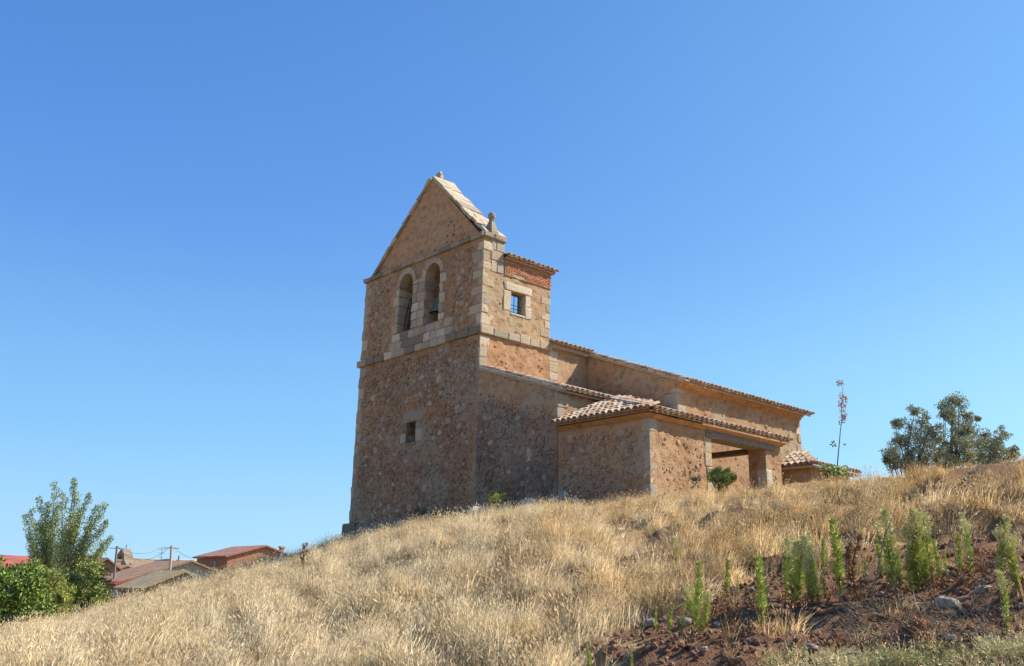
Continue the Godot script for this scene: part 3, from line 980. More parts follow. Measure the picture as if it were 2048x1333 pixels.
	for r in 9:
		var bx := 1.03 - (0.13 if r % 2 else 0.0)
		var yb := S0 + 2.365 + r * 0.066
		while bx < 3.22:
			var x0 := maxf(bx, 1.03)
			var x1 := minf(bx + 0.245, 3.262)
			if x1 - x0 > 0.04 and not (r < 2 and x1 > 1.64 and x0 < 1.74):
				part("brick", unit, mats["brick_%d" % rng.randi_range(0, 3)], bp, Transform3D(Basis.from_scale(Vector3(x1 - x0 - 0.012, 0.05, 0.11)), Vector3((x0 + x1) * 0.5, yb + 0.033, -0.01 + rf(-0.004, 0.006))))
			bx += 0.258
	# chamber roof: shallow slope rising to the north
	var tr := MB.new()
	var up := Vector3(0, 0.30, -1).normalized()
	tr.box(Vector3(0.95, S0 + 2.95, -0.2), Vector3(3.36, S0 + 3.0, 0.14), lin(0.42, 0.34, 0.26))
	tr.quad(Vector3(0.94, S0 + 3.005, 0.16), Vector3(3.38, S0 + 3.005, 0.16), Vector3(3.38, S0 + 3.005 + 3.8 * 0.3, -3.65), Vector3(0.94, S0 + 3.005 + 3.8 * 0.3, -3.65), lin(0.40, 0.26, 0.18))
	tr.quad(Vector3(0.94, S0 + 3.0 + 3.8 * 0.3, -3.65), Vector3(3.38, S0 + 3.0 + 3.8 * 0.3, -3.65), Vector3(3.38, S0 + 3.0, -7.4), Vector3(0.94, S0 + 3.0, -7.4), lin(0.40, 0.26, 0.18))
	tr.quad(Vector3(3.24, S0 + 2.89, 0.0), Vector3(3.24, S0 + 2.89, -7.3), Vector3(3.24, S0 + 4.0, -3.65), Vector3(3.24, S0 + 2.95, 0.0), lin(0.4, 0.3, 0.2))
	var roof := part("tower_roof", tr, mats.stone, church)
	tiled(roof, Vector3(0.98, S0 + 3.0, 0.22), Vector3(3.36, S0 + 3.0, 0.22), up, 3.6, func(_p): return true, 1)
	# window bars
	var grille := MB.new()
	for k in 3: grille.box(Vector3(1.45 + k * 0.19, S0 + 1.06, -0.2), Vector3(1.468 + k * 0.19, S0 + 1.86, -0.18))
	for k in 3: grille.box(Vector3(1.33, S0 + 1.16 + k * 0.13, -0.205), Vector3(2.02, S0 + 1.175 + k * 0.13, -0.185))
	part("window_grille", grille, mats.iron, church)

func make_bell_gable():
	var y0 := S0 + 3.64
	var ap := Vector2(-3.30, S0 + 6.86)
	var l := -6.80
	var r := -0.28
	var top := func(s: float) -> float: return lerpf(y0 + 0.05, ap.y, clampf((s - l) / (ap.x - l), 0, 1)) if s < ap.x else lerpf(ap.y, y0 + 0.05, clampf((s - ap.x) / (r - ap.x), 0, 1))
	var mb := MB.new()
	face(mb, west(0.10), l, r, y0, top, 0.11, [], col_gable, 0.03)
	face(mb, east(0.88), -r, -l, y0, func(s): return top.call(-s), 0.3, [], col_gable, 0.02)
	for e in [[l, y0], [r, y0]]:
		var a := Vector3(0.10, e[1], e[0]); var b := Vector3(0.88, e[1], e[0]); var c := Vector3(0.88, ap.y, ap.x); var d := Vector3(0.10, ap.y, ap.x)
		if e[0] == r: mb.quad(a, b, c, d, lin(0.4, 0.33, 0.25))
		else: mb.quad(b, a, d, c, lin(0.4, 0.33, 0.25))
	var gable := part("bell_gable", mb, mats.plaster, church)
	rubble(gable, west(0.10), -2.4, -0.5, y0, func(s): return top.call(s) - 0.2, 26, [], Vector2(0.08, 0.2), 0.1, func(p): return lin(0.24, 0.18, 0.13))
	# coping slabs on both slopes
	for side in [0, 1]:
		var foot := Vector2([-7.0, -0.06][side], y0 + 0.03)
		var dir := ap - foot
		var len := dir.length()
		var t := 0.0
		var d2 := dir.normalized()
		var nrm := Vector2(-d2.y, d2.x) if side == 0 else Vector2(d2.y, -d2.x)
		if nrm.y < 0: nrm = -nrm
		while t < len - 0.05:
			var sl := minf(rf(0.34, 0.62), len - t)
			var x := 0.02 + rf(-0.02, 0.02)
			var cuts := [rf(0.3, 0.5), 1.02 + rf(-0.03, 0.03)] if side == 1 else [1.0]
			for cx in cuts:
				var c2 := foot + d2 * (t + sl * 0.5) + nrm * (0.03 + rf(0.0, 0.045))
				var b := Basis(Vector3(1, 0, 0), Vector3(0, nrm.y, nrm.x), Vector3(0, d2.y, d2.x))
				if b.determinant() < 0: b = Basis(Vector3(-1, 0, 0), Vector3(0, nrm.y, nrm.x), Vector3(0, d2.y, d2.x))
				b = b * Basis.from_euler(Vector3(rf(-0.05, 0.05), rf(-0.06, 0.06), rf(-0.05, 0.05))) * Basis.from_scale(Vector3(cx - x - 0.01, 0.10 + rf(0, 0.04), sl * rf(0.99, 1.1)))
				part("coping_stone", block_variants[rng.randi_range(0, 7)], mats.coping if side == 1 and rng.randf() < 0.8 else pale(), gable, Transform3D(b, Vector3((x + cx) * 0.5, c2.y, c2.x)))
				x = cx
			t += sl
	# broken stub of the cross at the top
	var st := MB.new()
	st.append(block_mb(31, 0.12, 0.06), Transform3D(Basis.from_euler(Vector3(0.1, 0.4, 0.05)) * Basis.from_scale(Vector3(0.26, 0.22, 0.24)), Vector3(0.42, ap.y + 0.18, ap.x - 0.02)), lin(0.45, 0.37, 0.28))
	st.append(block_mb(32, 0.2, 0.08), Transform3D(Basis.from_euler(Vector3(-0.2, 0.2, 0.2)) * Basis.from_scale(Vector3(0.18, 0.13, 0.16)), Vector3(0.40, ap.y + 0.32, ap.x + 0.02)), lin(0.5, 0.43, 0.33))
	part("cross_stub", st, mats.stone, gable)
	# weathered obelisk finial with a ball on the pier
	var f := MB.new()
	var prof := [[0.0, 0.20], [0.16, 0.20], [0.20, 0.17], [0.26, 0.165], [0.52, 0.085], [0.56, 0.10], [0.59, 0.10], [0.61, 0.075], [0.64, 0.105], [0.70, 0.135], [0.77, 0.14], [0.84, 0.115], [0.88, 0.06], [0.90, 0.0]]
	for k in prof.size() - 1:
		var sides := 4 if k < 4 else 10
		for i in sides:
			var a0 := TAU * (i + 0.5) / sides
			var a1 := TAU * (i + 1.5) / sides
			var m := 1.3 if sides == 4 else 1.0
			var q0 := Vector3(cos(a0), 0, -sin(a0)); var q1 := Vector3(cos(a1), 0, -sin(a1))
			f.quad(q0 * prof[k][1] * m + Vector3.UP * prof[k][0], q1 * prof[k][1] * m + Vector3.UP * prof[k][0], q1 * prof[k + 1][1] * m + Vector3.UP * prof[k + 1][0], q0 * prof[k + 1][1] * m + Vector3.UP * prof[k + 1][0], lin(0.33, 0.29, 0.235))
	part("finial", f, mats.stone, gable, Transform3D(Basis(Vector3.UP, 0.15), Vector3(0.42, S0 + 3.70, -0.12)))
	# tufts of stonecrop and lichen on the ledge
	var moss := MB.new()
	for i in 46:
		var p := Vector3(rf(-0.06, 0.08), S0 + 3.70, rf(-6.7, -0.5))
		if noise2.get_noise_1d(p.z * 60.0) < 0.0: continue
		for k in 7:
			var d := Vector3(rf(-1, 1), rf(0.3, 1.4), rf(-1, 1)) * 0.06
			var sd2 := d.cross(Vector3.UP).normalized() * 0.025
			moss.tri(p - sd2, p + sd2, p + d, lin(0.07, 0.075, 0.045) * rf(0.7, 1.5))
	var mo := part("ledge_weeds", moss, mats.leaf, gable)
	mo.set_meta("kind", "stuff")

func make_nave_and_aisle():
	# nave: its south wall is flush with the tower's
	var mb := MB.new()
	face(mb, south(-0.015), 3.25, 5.3, S0 - 3.0, func(_s): return S0 + 0.34, 0.12, [], func(p): return col_render(p, 31.0, 0.9).lerp(lin(0.47, 0.37, 0.26), 0.3), 0.02)
	face(mb, south(0.0), 5.3, 12.9, 0.0, func(_s): return S0 + 0.2, 0.6, [], col_south, 0.0)
	face(mb, east(12.9), 0.0, 7.3, 0.0, func(s): return S0 + 0.2 + (3.65 - absf(s - 3.65)) * 0.38, 0.5, [], col_west, 0.02)
	face(mb, north(-7.3), -12.9, -3.2, 0.0, func(_s): return S0 + 0.2, 0.5, [], col_west, 0.02)
	var nave := part("nave_wall", mb, mats.plaster, church)
	var x := 3.27
	var yy := S0 - 1.0
	while yy < S0 + 0.0:
		var qh := rf(0.22, 0.46)
		face_block("quoin", nave, south(0.0), 3.26, 3.26 + rf(0.3, 0.62), yy, yy + qh - 0.01, 0.2, rf(-0.004, 0.008), mats["pale_%d" % [3, 0, 5][rng.randi_range(0, 2)]])
		yy += qh
	var rm := MB.new()
	rm.quad(Vector3(3.2, S0 + 0.28, 0.2), Vector3(13.1, S0 + 0.28, 0.2), Vector3(13.1, S0 + 1.74, -3.65), Vector3(3.2, S0 + 1.74, -3.65), lin(0.40, 0.26, 0.18))
	rm.quad(Vector3(3.2, S0 + 1.74, -3.65), Vector3(13.1, S0 + 1.74, -3.65), Vector3(13.1, S0 + 0.28, -7.5), Vector3(3.2, S0 + 0.28, -7.5), lin(0.40, 0.26, 0.18))
	rm.box(Vector3(3.27, S0 + 0.16, -0.1), Vector3(5.24, S0 + 0.375, 0.17), lin(0.42, 0.30, 0.20))
	var nr := part("nave_roof", rm, mats.stone, church)
	tiled(nr, Vector3(3.36, S0 + 0.30, 0.26), Vector3(5.22, S0 + 0.30, 0.26), Vector3(0, 0.38, -1).normalized(), 3.6, func(_p): return true, 1)
	# aisle: lean-to flush with the tower's west face
	var am := MB.new()
	var atop := func(s: float) -> float: return lerpf(S0 - 1.24, S0 - 2.47, clampf(s / 3.72, 0, 1))
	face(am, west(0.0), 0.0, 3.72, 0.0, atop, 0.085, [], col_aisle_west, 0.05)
	face(am, south(3.72), 0.0, 5.26, 0.0, func(_s): return S0 - 2.5, 0.09, [], col_south, 0.035)
	var aisle := part("aisle_wall", am, mats.plaster, church)
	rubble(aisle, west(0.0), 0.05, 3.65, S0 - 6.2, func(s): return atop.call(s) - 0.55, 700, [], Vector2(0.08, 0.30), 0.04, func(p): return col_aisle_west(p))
	face_block("rubble_stone", aisle, west(0.0), 2.42, 2.62, S0 - 4.55, S0 - 4.1, 0.2, 0.02, mats["pale_1"])
	quoins("quoin", aisle, 0, 3.72, -1, 1, S0 - 3.6, S0 - 2.55, 0.28, 0.36, 0.42, 0.28, 0.12, 0.1)
	var ar := MB.new()
	var aup := Vector3(0, 1.23, -3.72).normalized()
	ar.quad(Vector3(-0.06, S0 - 2.50, 3.9), Vector3(5.26, S0 - 2.50, 3.9), Vector3(5.26, S0 - 1.2, 0.0), Vector3(-0.06, S0 - 1.2, 0.0), lin(0.42, 0.28, 0.2))
	ar.quad(Vector3(5.26, S0 - 2.56, 3.9), Vector3(-0.06, S0 - 2.56, 3.9), Vector3(-0.06, S0 - 1.26, 0.0), Vector3(5.26, S0 - 1.26, 0.0), lin(0.36, 0.3, 0.22))
	ar.quad(Vector3(-0.06, S0 - 2.56, 3.9), Vector3(5.26, S0 - 2.56, 3.9), Vector3(5.26, S0 - 2.5, 3.9), Vector3(-0.06, S0 - 2.5, 3.9), lin(0.4, 0.32, 0.24))
	ar.quad(Vector3(-0.06, S0 - 1.26, 0.0), Vector3(-0.06, S0 - 2.56, 3.9), Vector3(-0.06, S0 - 2.5, 3.9), Vector3(-0.06, S0 - 1.2, 0.0), lin(0.42, 0.35, 0.27))
	var aroof := part("aisle_roof", ar, mats.stone, church)
	tiled(aroof, Vector3(0.10, S0 - 2.49, 3.98), Vector3(5.2, S0 - 2.49, 3.98), aup, 4.0, func(_p): return true, 1)
	# mortared verge stones on the open west edge of that roof
	var t := 0.0
	while t < 3.85:
		var l := minf(rf(0.3, 0.6), 3.95 - t)
		var a := Vector3(0.06, S0 - 1.2 - 0.333 * (t + l * 0.5) + 0.035, t + l * 0.5)
		part("verge_stone", block_variants[rng.randi_range(0, 7)], mats.coping if rng.randf() < 0.6 else mats["pale_0"], aroof, Transform3D(Basis(Vector3.RIGHT, 0.322) * Basis.from_scale(Vector3(0.26, 0.07, l)), a))
		t += l

func make_chapel():
	# the taller chapel standing south of the nave
	var mb := MB.new()
	var u0 := 5.26
	var u1 := 12.9
	var z1 := 4.13
	var wt := func(s: float) -> float: return S0 + 0.26 - 0.38 * s
	face(mb, west(u0), 0.0, z1, 0.0, wt, 0.1, [], col_chapel_west, 0.035)
	face(mb, south(z1), u0, u1, 0.0, func(_s): return S0 - 1.35, 0.1, [], func(p): return col_render(p, 41.0, 0.9), 0.03)
	face(mb, east(u1), -z1, 0.0, 0.0, func(s): return S0 + 0.26 + 0.38 * s, 0.3, [], col_south, 0.02)
	var chapel := part("chapel_wall", mb, mats.plaster, church)
	quoins("quoin", chapel, u0, z1, -1, 1, S0 - 3.2, S0 - 1.58, 0.3, 0.4, 0.42, 0.26, 0.5, 0.3)
	quoins("quoin", chapel, u1, z1, 1, 1, S0 - 3.6, S0 - 1.7, 0.3, 0.4, 0.36, 0.22, 0.3, 0.3)
	rubble(chapel, south(z1), 6.0, 12.8, S0 - 6.0, func(_s): return S0 - 1.7, 210, [], Vector2(0.08, 0.30), 0.10, func(p): return col_render(p, 41.0, 0.9), -0.014, "pale")
	rubble(chapel, west(u0), 0.1, 4.0, S0 - 2.4, func(s): return wt.call(s) - 0.6, 160, [], Vector2(0.08, 0.26), 0.05, func(p): return col_chapel_west(p))
	# moulded plaster cornice along the south eave
	var cm := MB.new()
	var prof := [Vector2(0.0, -1.60), Vector2(0.06, -1.58), Vector2(0.06, -1.53), Vector2(0.12, -1.50), Vector2(0.20, -1.43), Vector2(0.30, -1.37), Vector2(0.34, -1.33), Vector2(0.34, -1.27), Vector2(0.0, -1.25)]
	for k in prof.size() - 1:
		var a: Vector2 = prof[k]
		var b: Vector2 = prof[k + 1]
		var n := 16
		for i in n:
			var xa := lerpf(u0 - 0.02, u1 + 0.02, float(i) / n)
			var xb := lerpf(u0 - 0.02, u1 + 0.02, float(i + 1) / n)
			var cc := lin(0.47, 0.295, 0.155) * rf(0.9, 1.08)
			cm.quad(Vector3(xa, S0 + a.y, z1 + a.x), Vector3(xb, S0 + a.y, z1 + a.x), Vector3(xb, S0 + b.y, z1 + b.x), Vector3(xa, S0 + b.y, z1 + b.x), cc)
		# returns at both ends
		cm.tri(Vector3(u0 - 0.02, S0 - 1.25, z1), Vector3(u0 - 0.02, S0 + a.y, z1 + a.x), Vector3(u0 - 0.02, S0 + b.y, z1 + b.x), lin(0.46, 0.28, 0.14))
		cm.tri(Vector3(u1 + 0.02, S0 - 1.25, z1), Vector3(u1 + 0.02, S0 + b.y, z1 + b.x), Vector3(u1 + 0.02, S0 + a.y, z1 + a.x), lin(0.46, 0.28, 0.14))
	part("cornice", cm, mats.plaster, church)
	var rm := MB.new()
	var up := Vector3(0, 0.38, -1).normalized()
	var e0 := Vector3(u0 - 0.10, S0 + 0.30 - 0.38 * 4.50, 4.50)
	var e1 := Vector3(u1 + 0.2, S0 + 0.30 - 0.38 * 4.50, 4.50)
	var t0 := Vector3(u0 - 0.10, S0 + 0.30, 0.0)
	var t1 := Vector3(u1 + 0.2, S0 + 0.30, 0.0)
	var dn := Vector3(0, -0.06, 0)
	rm.quad(e0, e1, t1, t0, lin(0.4, 0.26, 0.18))
	rm.quad(e1 + dn, e0 + dn, t0 + dn, t1 + dn, lin(0.42, 0.31, 0.22))
	rm.quad(e0 + dn, e1 + dn, e1, e0, lin(0.42, 0.31, 0.22))
	rm.quad(t0 + dn, e0 + dn, e0, t0, lin(0.45, 0.37, 0.28))
	rm.quad(e1 + dn, t1 + dn, t1, e1, lin(0.45, 0.37, 0.28))
	var roof := part("chapel_roof", rm, mats.stone, church)
	tiled(roof, e0 + Vector3(0.12, 0, 0.05), e1 + Vector3(0.06, 0, 0.05), up, 4.9, func(_p): return true, 1)
	var t := 0.0
	while t < 4.55:
		var l := minf(rf(0.35, 0.6), 4.6 - t)
		part("verge_stone", block_variants[rng.randi_range(0, 7)], mats["pale_0"] if rng.randf() < 0.5 else mats["pale_2"], roof, Transform3D(Basis(Vector3.RIGHT, 0.363) * Basis.from_scale(Vector3(0.24, 0.06, l)), Vector3(u0 - 0.0, S0 + 0.33 - 0.38 * (t + l * 0.5), t + l * 0.5)))
		t += l

func make_porch():
	var mb := MB.new()
	var u0 := 0.03
	var z1 := 7.21
	var wt := S0 - 3.62
	var op := {s0 = 2.80, s1 = 5.58, t0 = 0.0, t1 = S0 - 3.98}
	face(mb, west(u0), 3.74, z1, 0.0, func(_s): return wt, 0.09, [], col_porch_west, 0.04)
	face(mb, south(z1), u0, 2.80, 0.0, func(_s): return wt, 0.09, [], func(p): return col_render(p, 51.0), 0.045)
	face(mb, south(z1), 2.80, 6.42, S0 - 3.72, func(_s): return wt, 0.1, [], col_south, 0.02)
	mb.quad(Vector3(2.80, 0, z1), Vector3(2.80, 0, z1 - 0.55), Vector3(2.80, wt, z1 - 0.55), Vector3(2.80, wt, z1), lin(0.46, 0.31, 0.20))
	face(mb, north(z1 - 0.55), -2.80, -0.55, 0.0, func(_s): return wt, 0.2, [], col_south, 0.02)
	face(mb, east(0.55), -z1 + 0.55, -3.74, 0.0, func(_s): return wt, 0.2, [], col_south, 0.02)
	var porch := part("porch_wall", mb, mats.plaster, church)
	quoins("quoin", porch, u0, z1, -1, 1, S0 - 5.9, S0 - 3.72, 0.26, 0.56, 0.32, 0.20, 0.40, 0.22)
	var yq := S0 - 5.8
	while yq < S0 - 4.05:
		var h := rf(0.3, 0.45)
		face_block("jamb_stone", porch, south(z1), 2.80 - rf(0.22, 0.42), 2.812, yq, yq + h - 0.012, 0.3, 0.015, mats["pale_5"])
		yq += h
	rubble(porch, west(u0), 3.85, z1 - 0.5, S0 - 6.0, func(_s): return wt - 0.2, 380, [], Vector2(0.08, 0.34), 0.06, func(p): return col_porch_west(p))
	rubble(porch, south(z1), 0.55, 2.4, S0 - 6.0, func(_s): return wt - 0.3, 120, [], Vector2(0.07, 0.26), 0.10, func(p): return col_render(p, 51.0), -0.014, "pale")
	# pier at the far end of the opening
	var pm := MB.new()
	var pw := 6.42
	var pd := z1 - 0.62
	var ptop := func(_s): return S0 - 3.72
	face(pm, south(z1), 5.58, pw, 0.0, ptop, 0.1, [], func(p): return col_render(p, 61.0), 0.025)
	face(pm, west(5.58), pd, z1, 0.0, ptop, 0.1, [], col_south, 0.025)
	face(pm, north(pd), -pw, -5.58, 0.0, ptop, 0.2, [], col_south, 0.02)
	face(pm, east(pw), -z1, -pd, 0.0, ptop, 0.1, [], col_south, 0.025)
	var pier := part("porch_pier", pm, mats.plaster, church)
	block("quoin", pier, Vector3(5.565, S0 - 5.2, z1 - 0.32), Vector3(5.86, S0 - 4.55, z1 + 0.018), mats["pale_3"])
	rubble(pier, south(z1), 5.9, 6.38, S0 - 6.0, func(_s): return S0 - 4.1, 24, [], Vector2(0.08, 0.22), 0.1, func(p): return lin(0.50, 0.33, 0.21), -0.014, "pale")
	# old timber lintel and the tie beams of the open east side
	part("lintel_beam", block_mb(41, 0.03, 0.015), mats.wood, church, Transform3D(Basis.from_euler(Vector3(0, 0, 0.006)) * Basis.from_scale(Vector3(3.5, 0.23, 0.5)), Vector3(4.28, S0 - 3.84, z1 - 0.18)))
	part("tie_beam", block_mb(42, 0.03, 0.015), mats.wood, church, Transform3D(Basis.from_scale(Vector3(0.2, 0.18, 3.0)), Vector3(6.22, S0 - 3.83, z1 - 1.72)))
	part("tie_beam", block_mb(43, 0.03, 0.015), mats.wood, church, Transform3D(Basis.from_scale(Vector3(0.18, 0.16, 3.3)), Vector3(3.0, S0 - 3.7, z1 - 1.85)))
	var floor_mb := MB.new()
	floor_mb.quad(Vector3(0.5, 1.02, z1), Vector3(6.5, 1.02, z1), Vector3(6.5, 1.02, 3.7), Vector3(0.5, 1.02, 3.7), lin(0.42, 0.33, 0.24))
	part("porch_floor", floor_mb, mats.plaster, church)
	# hipped roof
	var rm := MB.new()
	var A := Vector3(-0.24, S0 - 3.60, 3.80)       # west eave, church end
	var B := Vector3(-0.24, S0 - 3.60, 7.46)       # corner
	var C := Vector3(6.62, S0 - 3.60, 7.46)        # east end of the south eave
	var H := Vector3(2.40, S0 - 2.44, 3.76)        # top of the hip
	var G := Vector3(6.62, S0 - 2.44, 3.76)
	var dn := Vector3(0, -0.035, 0)
	rm.tri(B, H, A, lin(0.42, 0.28, 0.2))
	rm.quad(B, C, G, H, lin(0.42, 0.28, 0.2))
	rm.tri(A + dn, H + dn, B + dn, lin(0.33, 0.24, 0.17)); rm.quad(H + dn, G + dn, C + dn, B + dn, lin(0.33, 0.24, 0.17))
	rm.quad(A + dn, B + dn, B, A, lin(0.40, 0.27, 0.17)); rm.quad(B + dn, C + dn, C, B, lin(0.40, 0.27, 0.17)); rm.quad(C + dn, G + dn, G, C, lin(0.40, 0.27, 0.17))
	var roof := part("porch_roof", rm, mats.stone, church)
	# plaster cove below the eaves
	var cv := MB.new()
	cv.quad(Vector3(0.0, wt - 0.14, 3.74), Vector3(0.0, wt - 0.14, 7.24), Vector3(-0.20, S0 - 3.66, 7.38), Vector3(-0.20, S0 - 3.66, 3.82), lin(0.46, 0.28, 0.14))
	cv.quad(Vector3(0.0, wt - 0.14, 7.24), Vector3(6.44, wt - 0.14, 7.24), Vector3(6.5, S0 - 3.66, 7.40), Vector3(-0.20, S0 - 3.66, 7.38), lin(0.48, 0.30, 0.16))
	part("eave_cove", cv, mats.plaster, church)
	var wdir := Vector3(2.64, 1.16, 0.0)
	tiled(roof, B + Vector3(-0.08, 0, 0.02), A + Vector3(-0.08, 0, 0.05), wdir.normalized(), 2.95, func(p): return p.z < B.z - 0.02 - (p.x - B.x) * 3.8 / 2.64 + 0.12 and p.z > 3.78, 12)
	var sdir := Vector3(0, 1.16, -3.8)
	tiled(roof, B + Vector3(0.14, 0, 0.04), C + Vector3(0, 0, 0.04), sdir.normalized(), 4.05, func(p): return p.x > B.x + (B.z - p.z) * 2.64 / 3.8 - 0.1, 1)
	# hip tiles
	var hip := H - B
	var hl := hip.length()
	var hd := hip / hl
	var hs := hd.cross(Vector3.UP).normalized()
	for k in int(hl / 0.34) + 1:
		part("tile", tile_cover, clay(), roof, Transform3D(Basis(hs, hs.cross(hd), -hd) * Basis.from_scale(Vector3(1.25, 1.2, 1.0)) * Basis.from_euler(Vector3(-0.05, rf(-0.05, 0.05), 0)), B + hd * (k * 0.34 - 0.08) + Vector3.UP * 0.075))

func make_sacristy():
	var mb := MB.new()
	var u0 := 11.4
	var u1 := 14.1
	var z1 := 5.35
	var wt := S0 - 3.62
	face(mb, west(u0), 4.13, z1, 0.0, func(_s): return wt, 0.15, [], col_south, 0.02)
	face(mb, south(z1), u0, u1, 0.0, func(_s): return wt, 0.15, [], col_south, 0.03)
	face(mb, east(u1), -z1, 0.0, 0.0, func(_s): return wt, 0.4, [], col_south, 0.02)
	part("sacristy_wall", mb, mats.plaster, church)
	var A := Vector3(u0 - 0.22, wt - 0.02, 4.13); var B := Vector3(u0 - 0.22, wt - 0.02, z1 + 0.25); var C := Vector3(u1 + 0.5, wt - 0.02, z1 + 0.25); var D := Vector3(u1 + 0.5, wt - 0.02, 0.0)
	var H := Vector3(12.4, S0 - 2.95, 4.15); var K := Vector3(13.1, S0 - 2.85, 2.6)
	var rm := MB.new()
	rm.tri(B, H, A, lin(0.42, 0.29, 0.2)); rm.quad(B, C, K, H, lin(0.42, 0.29, 0.2)); rm.tri(C, D, K, lin(0.42, 0.29, 0.2))
	var dn := Vector3(0, -0.07, 0)
	rm.quad(A + dn, B + dn, B, A, lin(0.45, 0.34, 0.24)); rm.quad(B + dn, C + dn, C, B, lin(0.45, 0.34, 0.24)); rm.quad(C + dn, D + dn, D, C, lin(0.45, 0.34, 0.24))
	rm.quad(B + dn, A + dn, D + dn, C + dn, lin(0.4, 0.3, 0.2))
	var roof := part("sacristy_roof", rm, mats.stone, church)
	tiled(roof, B + Vector3(0, 0.02, 0.04), A + Vector3(0, 0.02, 0), (Vector3(H.x - A.x, H.y - A.y, 0)).normalized(), 1.25, func(p): return p.z < B.z - (p.x - B.x) * 0.95, 5)
	var sd := Vector3(0, K.y - C.y, -(C.z - K.z)).normalized()
	tiled(roof, B + Vector3(0.1, 0.02, 0.06), C + Vector3(0, 0.02, 0.06), sd, 2.9, func(p): return p.x > B.x + (B.z - p.z) * 0.9 and p.x < C.x - (C.z - p.z) * 0.72, 1)

func bell_shape(r: float, h: float) -> MB:
	var mb := MB.new()
	var prof := [[0.0, 1.0], [0.03, 1.0], [0.10, 0.90], [0.22, 0.76], [0.40, 0.66], [0.62, 0.60], [0.80, 0.57], [0.90, 0.50], [0.97, 0.34], [1.0, 0.0]]
	var n := 20
	for k in prof.size() - 1:
		for i in n:
			var a0 := TAU * i / n
			var a1 := TAU * (i + 1) / n
			var q0 := Vector3(cos(a0), 0, -sin(a0)); var q1 := Vector3(cos(a1), 0, -sin(a1))
			var y0: float = prof[k][0] * h; var y1: float = prof[k + 1][0] * h
			var r0: float = prof[k][1] * r; var r1: float = prof[k + 1][1] * r
			var n0 := (q0 + Vector3.UP * 0.25).normalized(); var n1 := (q1 + Vector3.UP * 0.25).normalized()
			var W := Color.WHITE
			mb.tri_n(q0 * r0 + Vector3.UP * y0, q1 * r0 + Vector3.UP * y0, q1 * r1 + Vector3.UP * y1, n0, n1, n1, W, W, W)
			mb.tri_n(q0 * r0 + Vector3.UP * y0, q1 * r1 + Vector3.UP * y1, q0 * r1 + Vector3.UP * y1, n0, n1, n0, W, W, W)
			if k < 8:
				mb.quad(q0 * (r0 - 0.035) + Vector3.UP * y0, q0 * maxf(r1 - 0.035, 0) + Vector3.UP * y1, q1 * maxf(r1 - 0.035, 0) + Vector3.UP * y1, q1 * (r0 - 0.035) + Vector3.UP * y0, Color(0.5, 0.5, 0.5))
	return mb

func make_bells():
	for k in 2:
		var at := church.transform * Vector3([0.50, 0.62][k], S0 + [1.45, 1.35][k], [-2.98, -4.45][k])
		var b := base("church_bell", ["bronze bell hanging in the arched opening closer to the church corner", "dark bell in the arched opening with hanging iron straps and cobwebs"][k], "bell", at, church.rotation.y, "bells in the bell gable")
		part("bell_body", bell_shape(0.40, 0.62) if k == 0 else bell_shape(0.34, 0.55), mats.bronze, b)
		var yoke := MB.new()
		var hgt: float = [0.62, 0.55][k]
		yoke.append(block_mb(51 + k, 0.06, 0.02), Transform3D(Basis.from_scale(Vector3(0.16, 0.30, 0.80)), Vector3(0, hgt + 0.15, 0)), lin(0.2, 0.14, 0.09))
		yoke.append(block_mb(53 + k, 0.06, 0.02), Transform3D(Basis.from_scale(Vector3(0.15, 0.22, 0.42)), Vector3(0, hgt + 0.38, 0)), lin(0.2, 0.14, 0.09))
		part("yoke", yoke, mats.bark, b)
		var cl := MB.new()
		cl.tube([Vector3(0, hgt - 0.08, 0), Vector3(0.01, 0.05, 0.02), Vector3(0.01, -0.06, 0.02)], [0.014, 0.02, 0.035], 6)
		part("clapper", cl, mats.iron, b)
		if k == 1:
			var strap := MB.new()
			for i in 5:
				var z := -0.3 + i * 0.14
				strap.tube([Vector3(-0.2, hgt + 0.75, z * 0.6), Vector3(-0.3 + 0.05 * i, hgt + 0.2, z), Vector3(-0.36, 0.1 - 0.08 * i, z + rf(-0.1, 0.1)), Vector3(-0.40, -0.42, z + rf(-0.15, 0.1))], [0.02, 0.018, 0.014, 0.008], 5)
			part("straps", strap, mats.iron, b)

# ------------------------------------------------------------------ plants
func blade(mb: MB, p: Vector3, lean: Vector3, h: float, w: float, col: Color, curl: float):
	var side := Vector3(-lean.z, 0, lean.x)
	if side.length() < 0.01: side = Vector3(1, 0, 0)
	side = side.normalized().rotated(Vector3.UP, rng.randf() * 2.5) * w * 0.5
	var a := p
	var b := p + Vector3(lean.x * 0.35, 0.55, lean.z * 0.35) * h
	var c := p + Vector3(lean.x * (0.8 + curl), 0.92 - curl * 0.25, lean.z * (0.8 + curl)) * h
	var nn := (Vector3.UP * 0.7 + lean * 0.4 + Vector3(rf(-0.4, 0.4), 0, rf(-0.4, 0.4))).normalized()
	mb.tri_n(a - side, a + side, b + side * 0.8, nn, nn, nn, col, col, col)
	mb.tri_n(a - side, b + side * 0.8, b - side * 0.8, nn, nn, nn, col, col, col)
	mb.tri_n(b - side * 0.8, b + side * 0.8, c, nn, nn, nn, col, col, col)

func seed_head(mb: MB, p: Vector3, d: Vector3, l: float, w: float, col: Color):
	var s := d.cross(Vector3(0.3, 0.2, 0.9)).normalized() * w * 0.5
	var t := s.cross(d).normalized() * w * 0.5
	var m := p + d * l * 0.4
	for q in [s, t]:
		mb.tri(p, m + q, p + d * l, col); mb.tri(p, p + d * l, m - q, col)

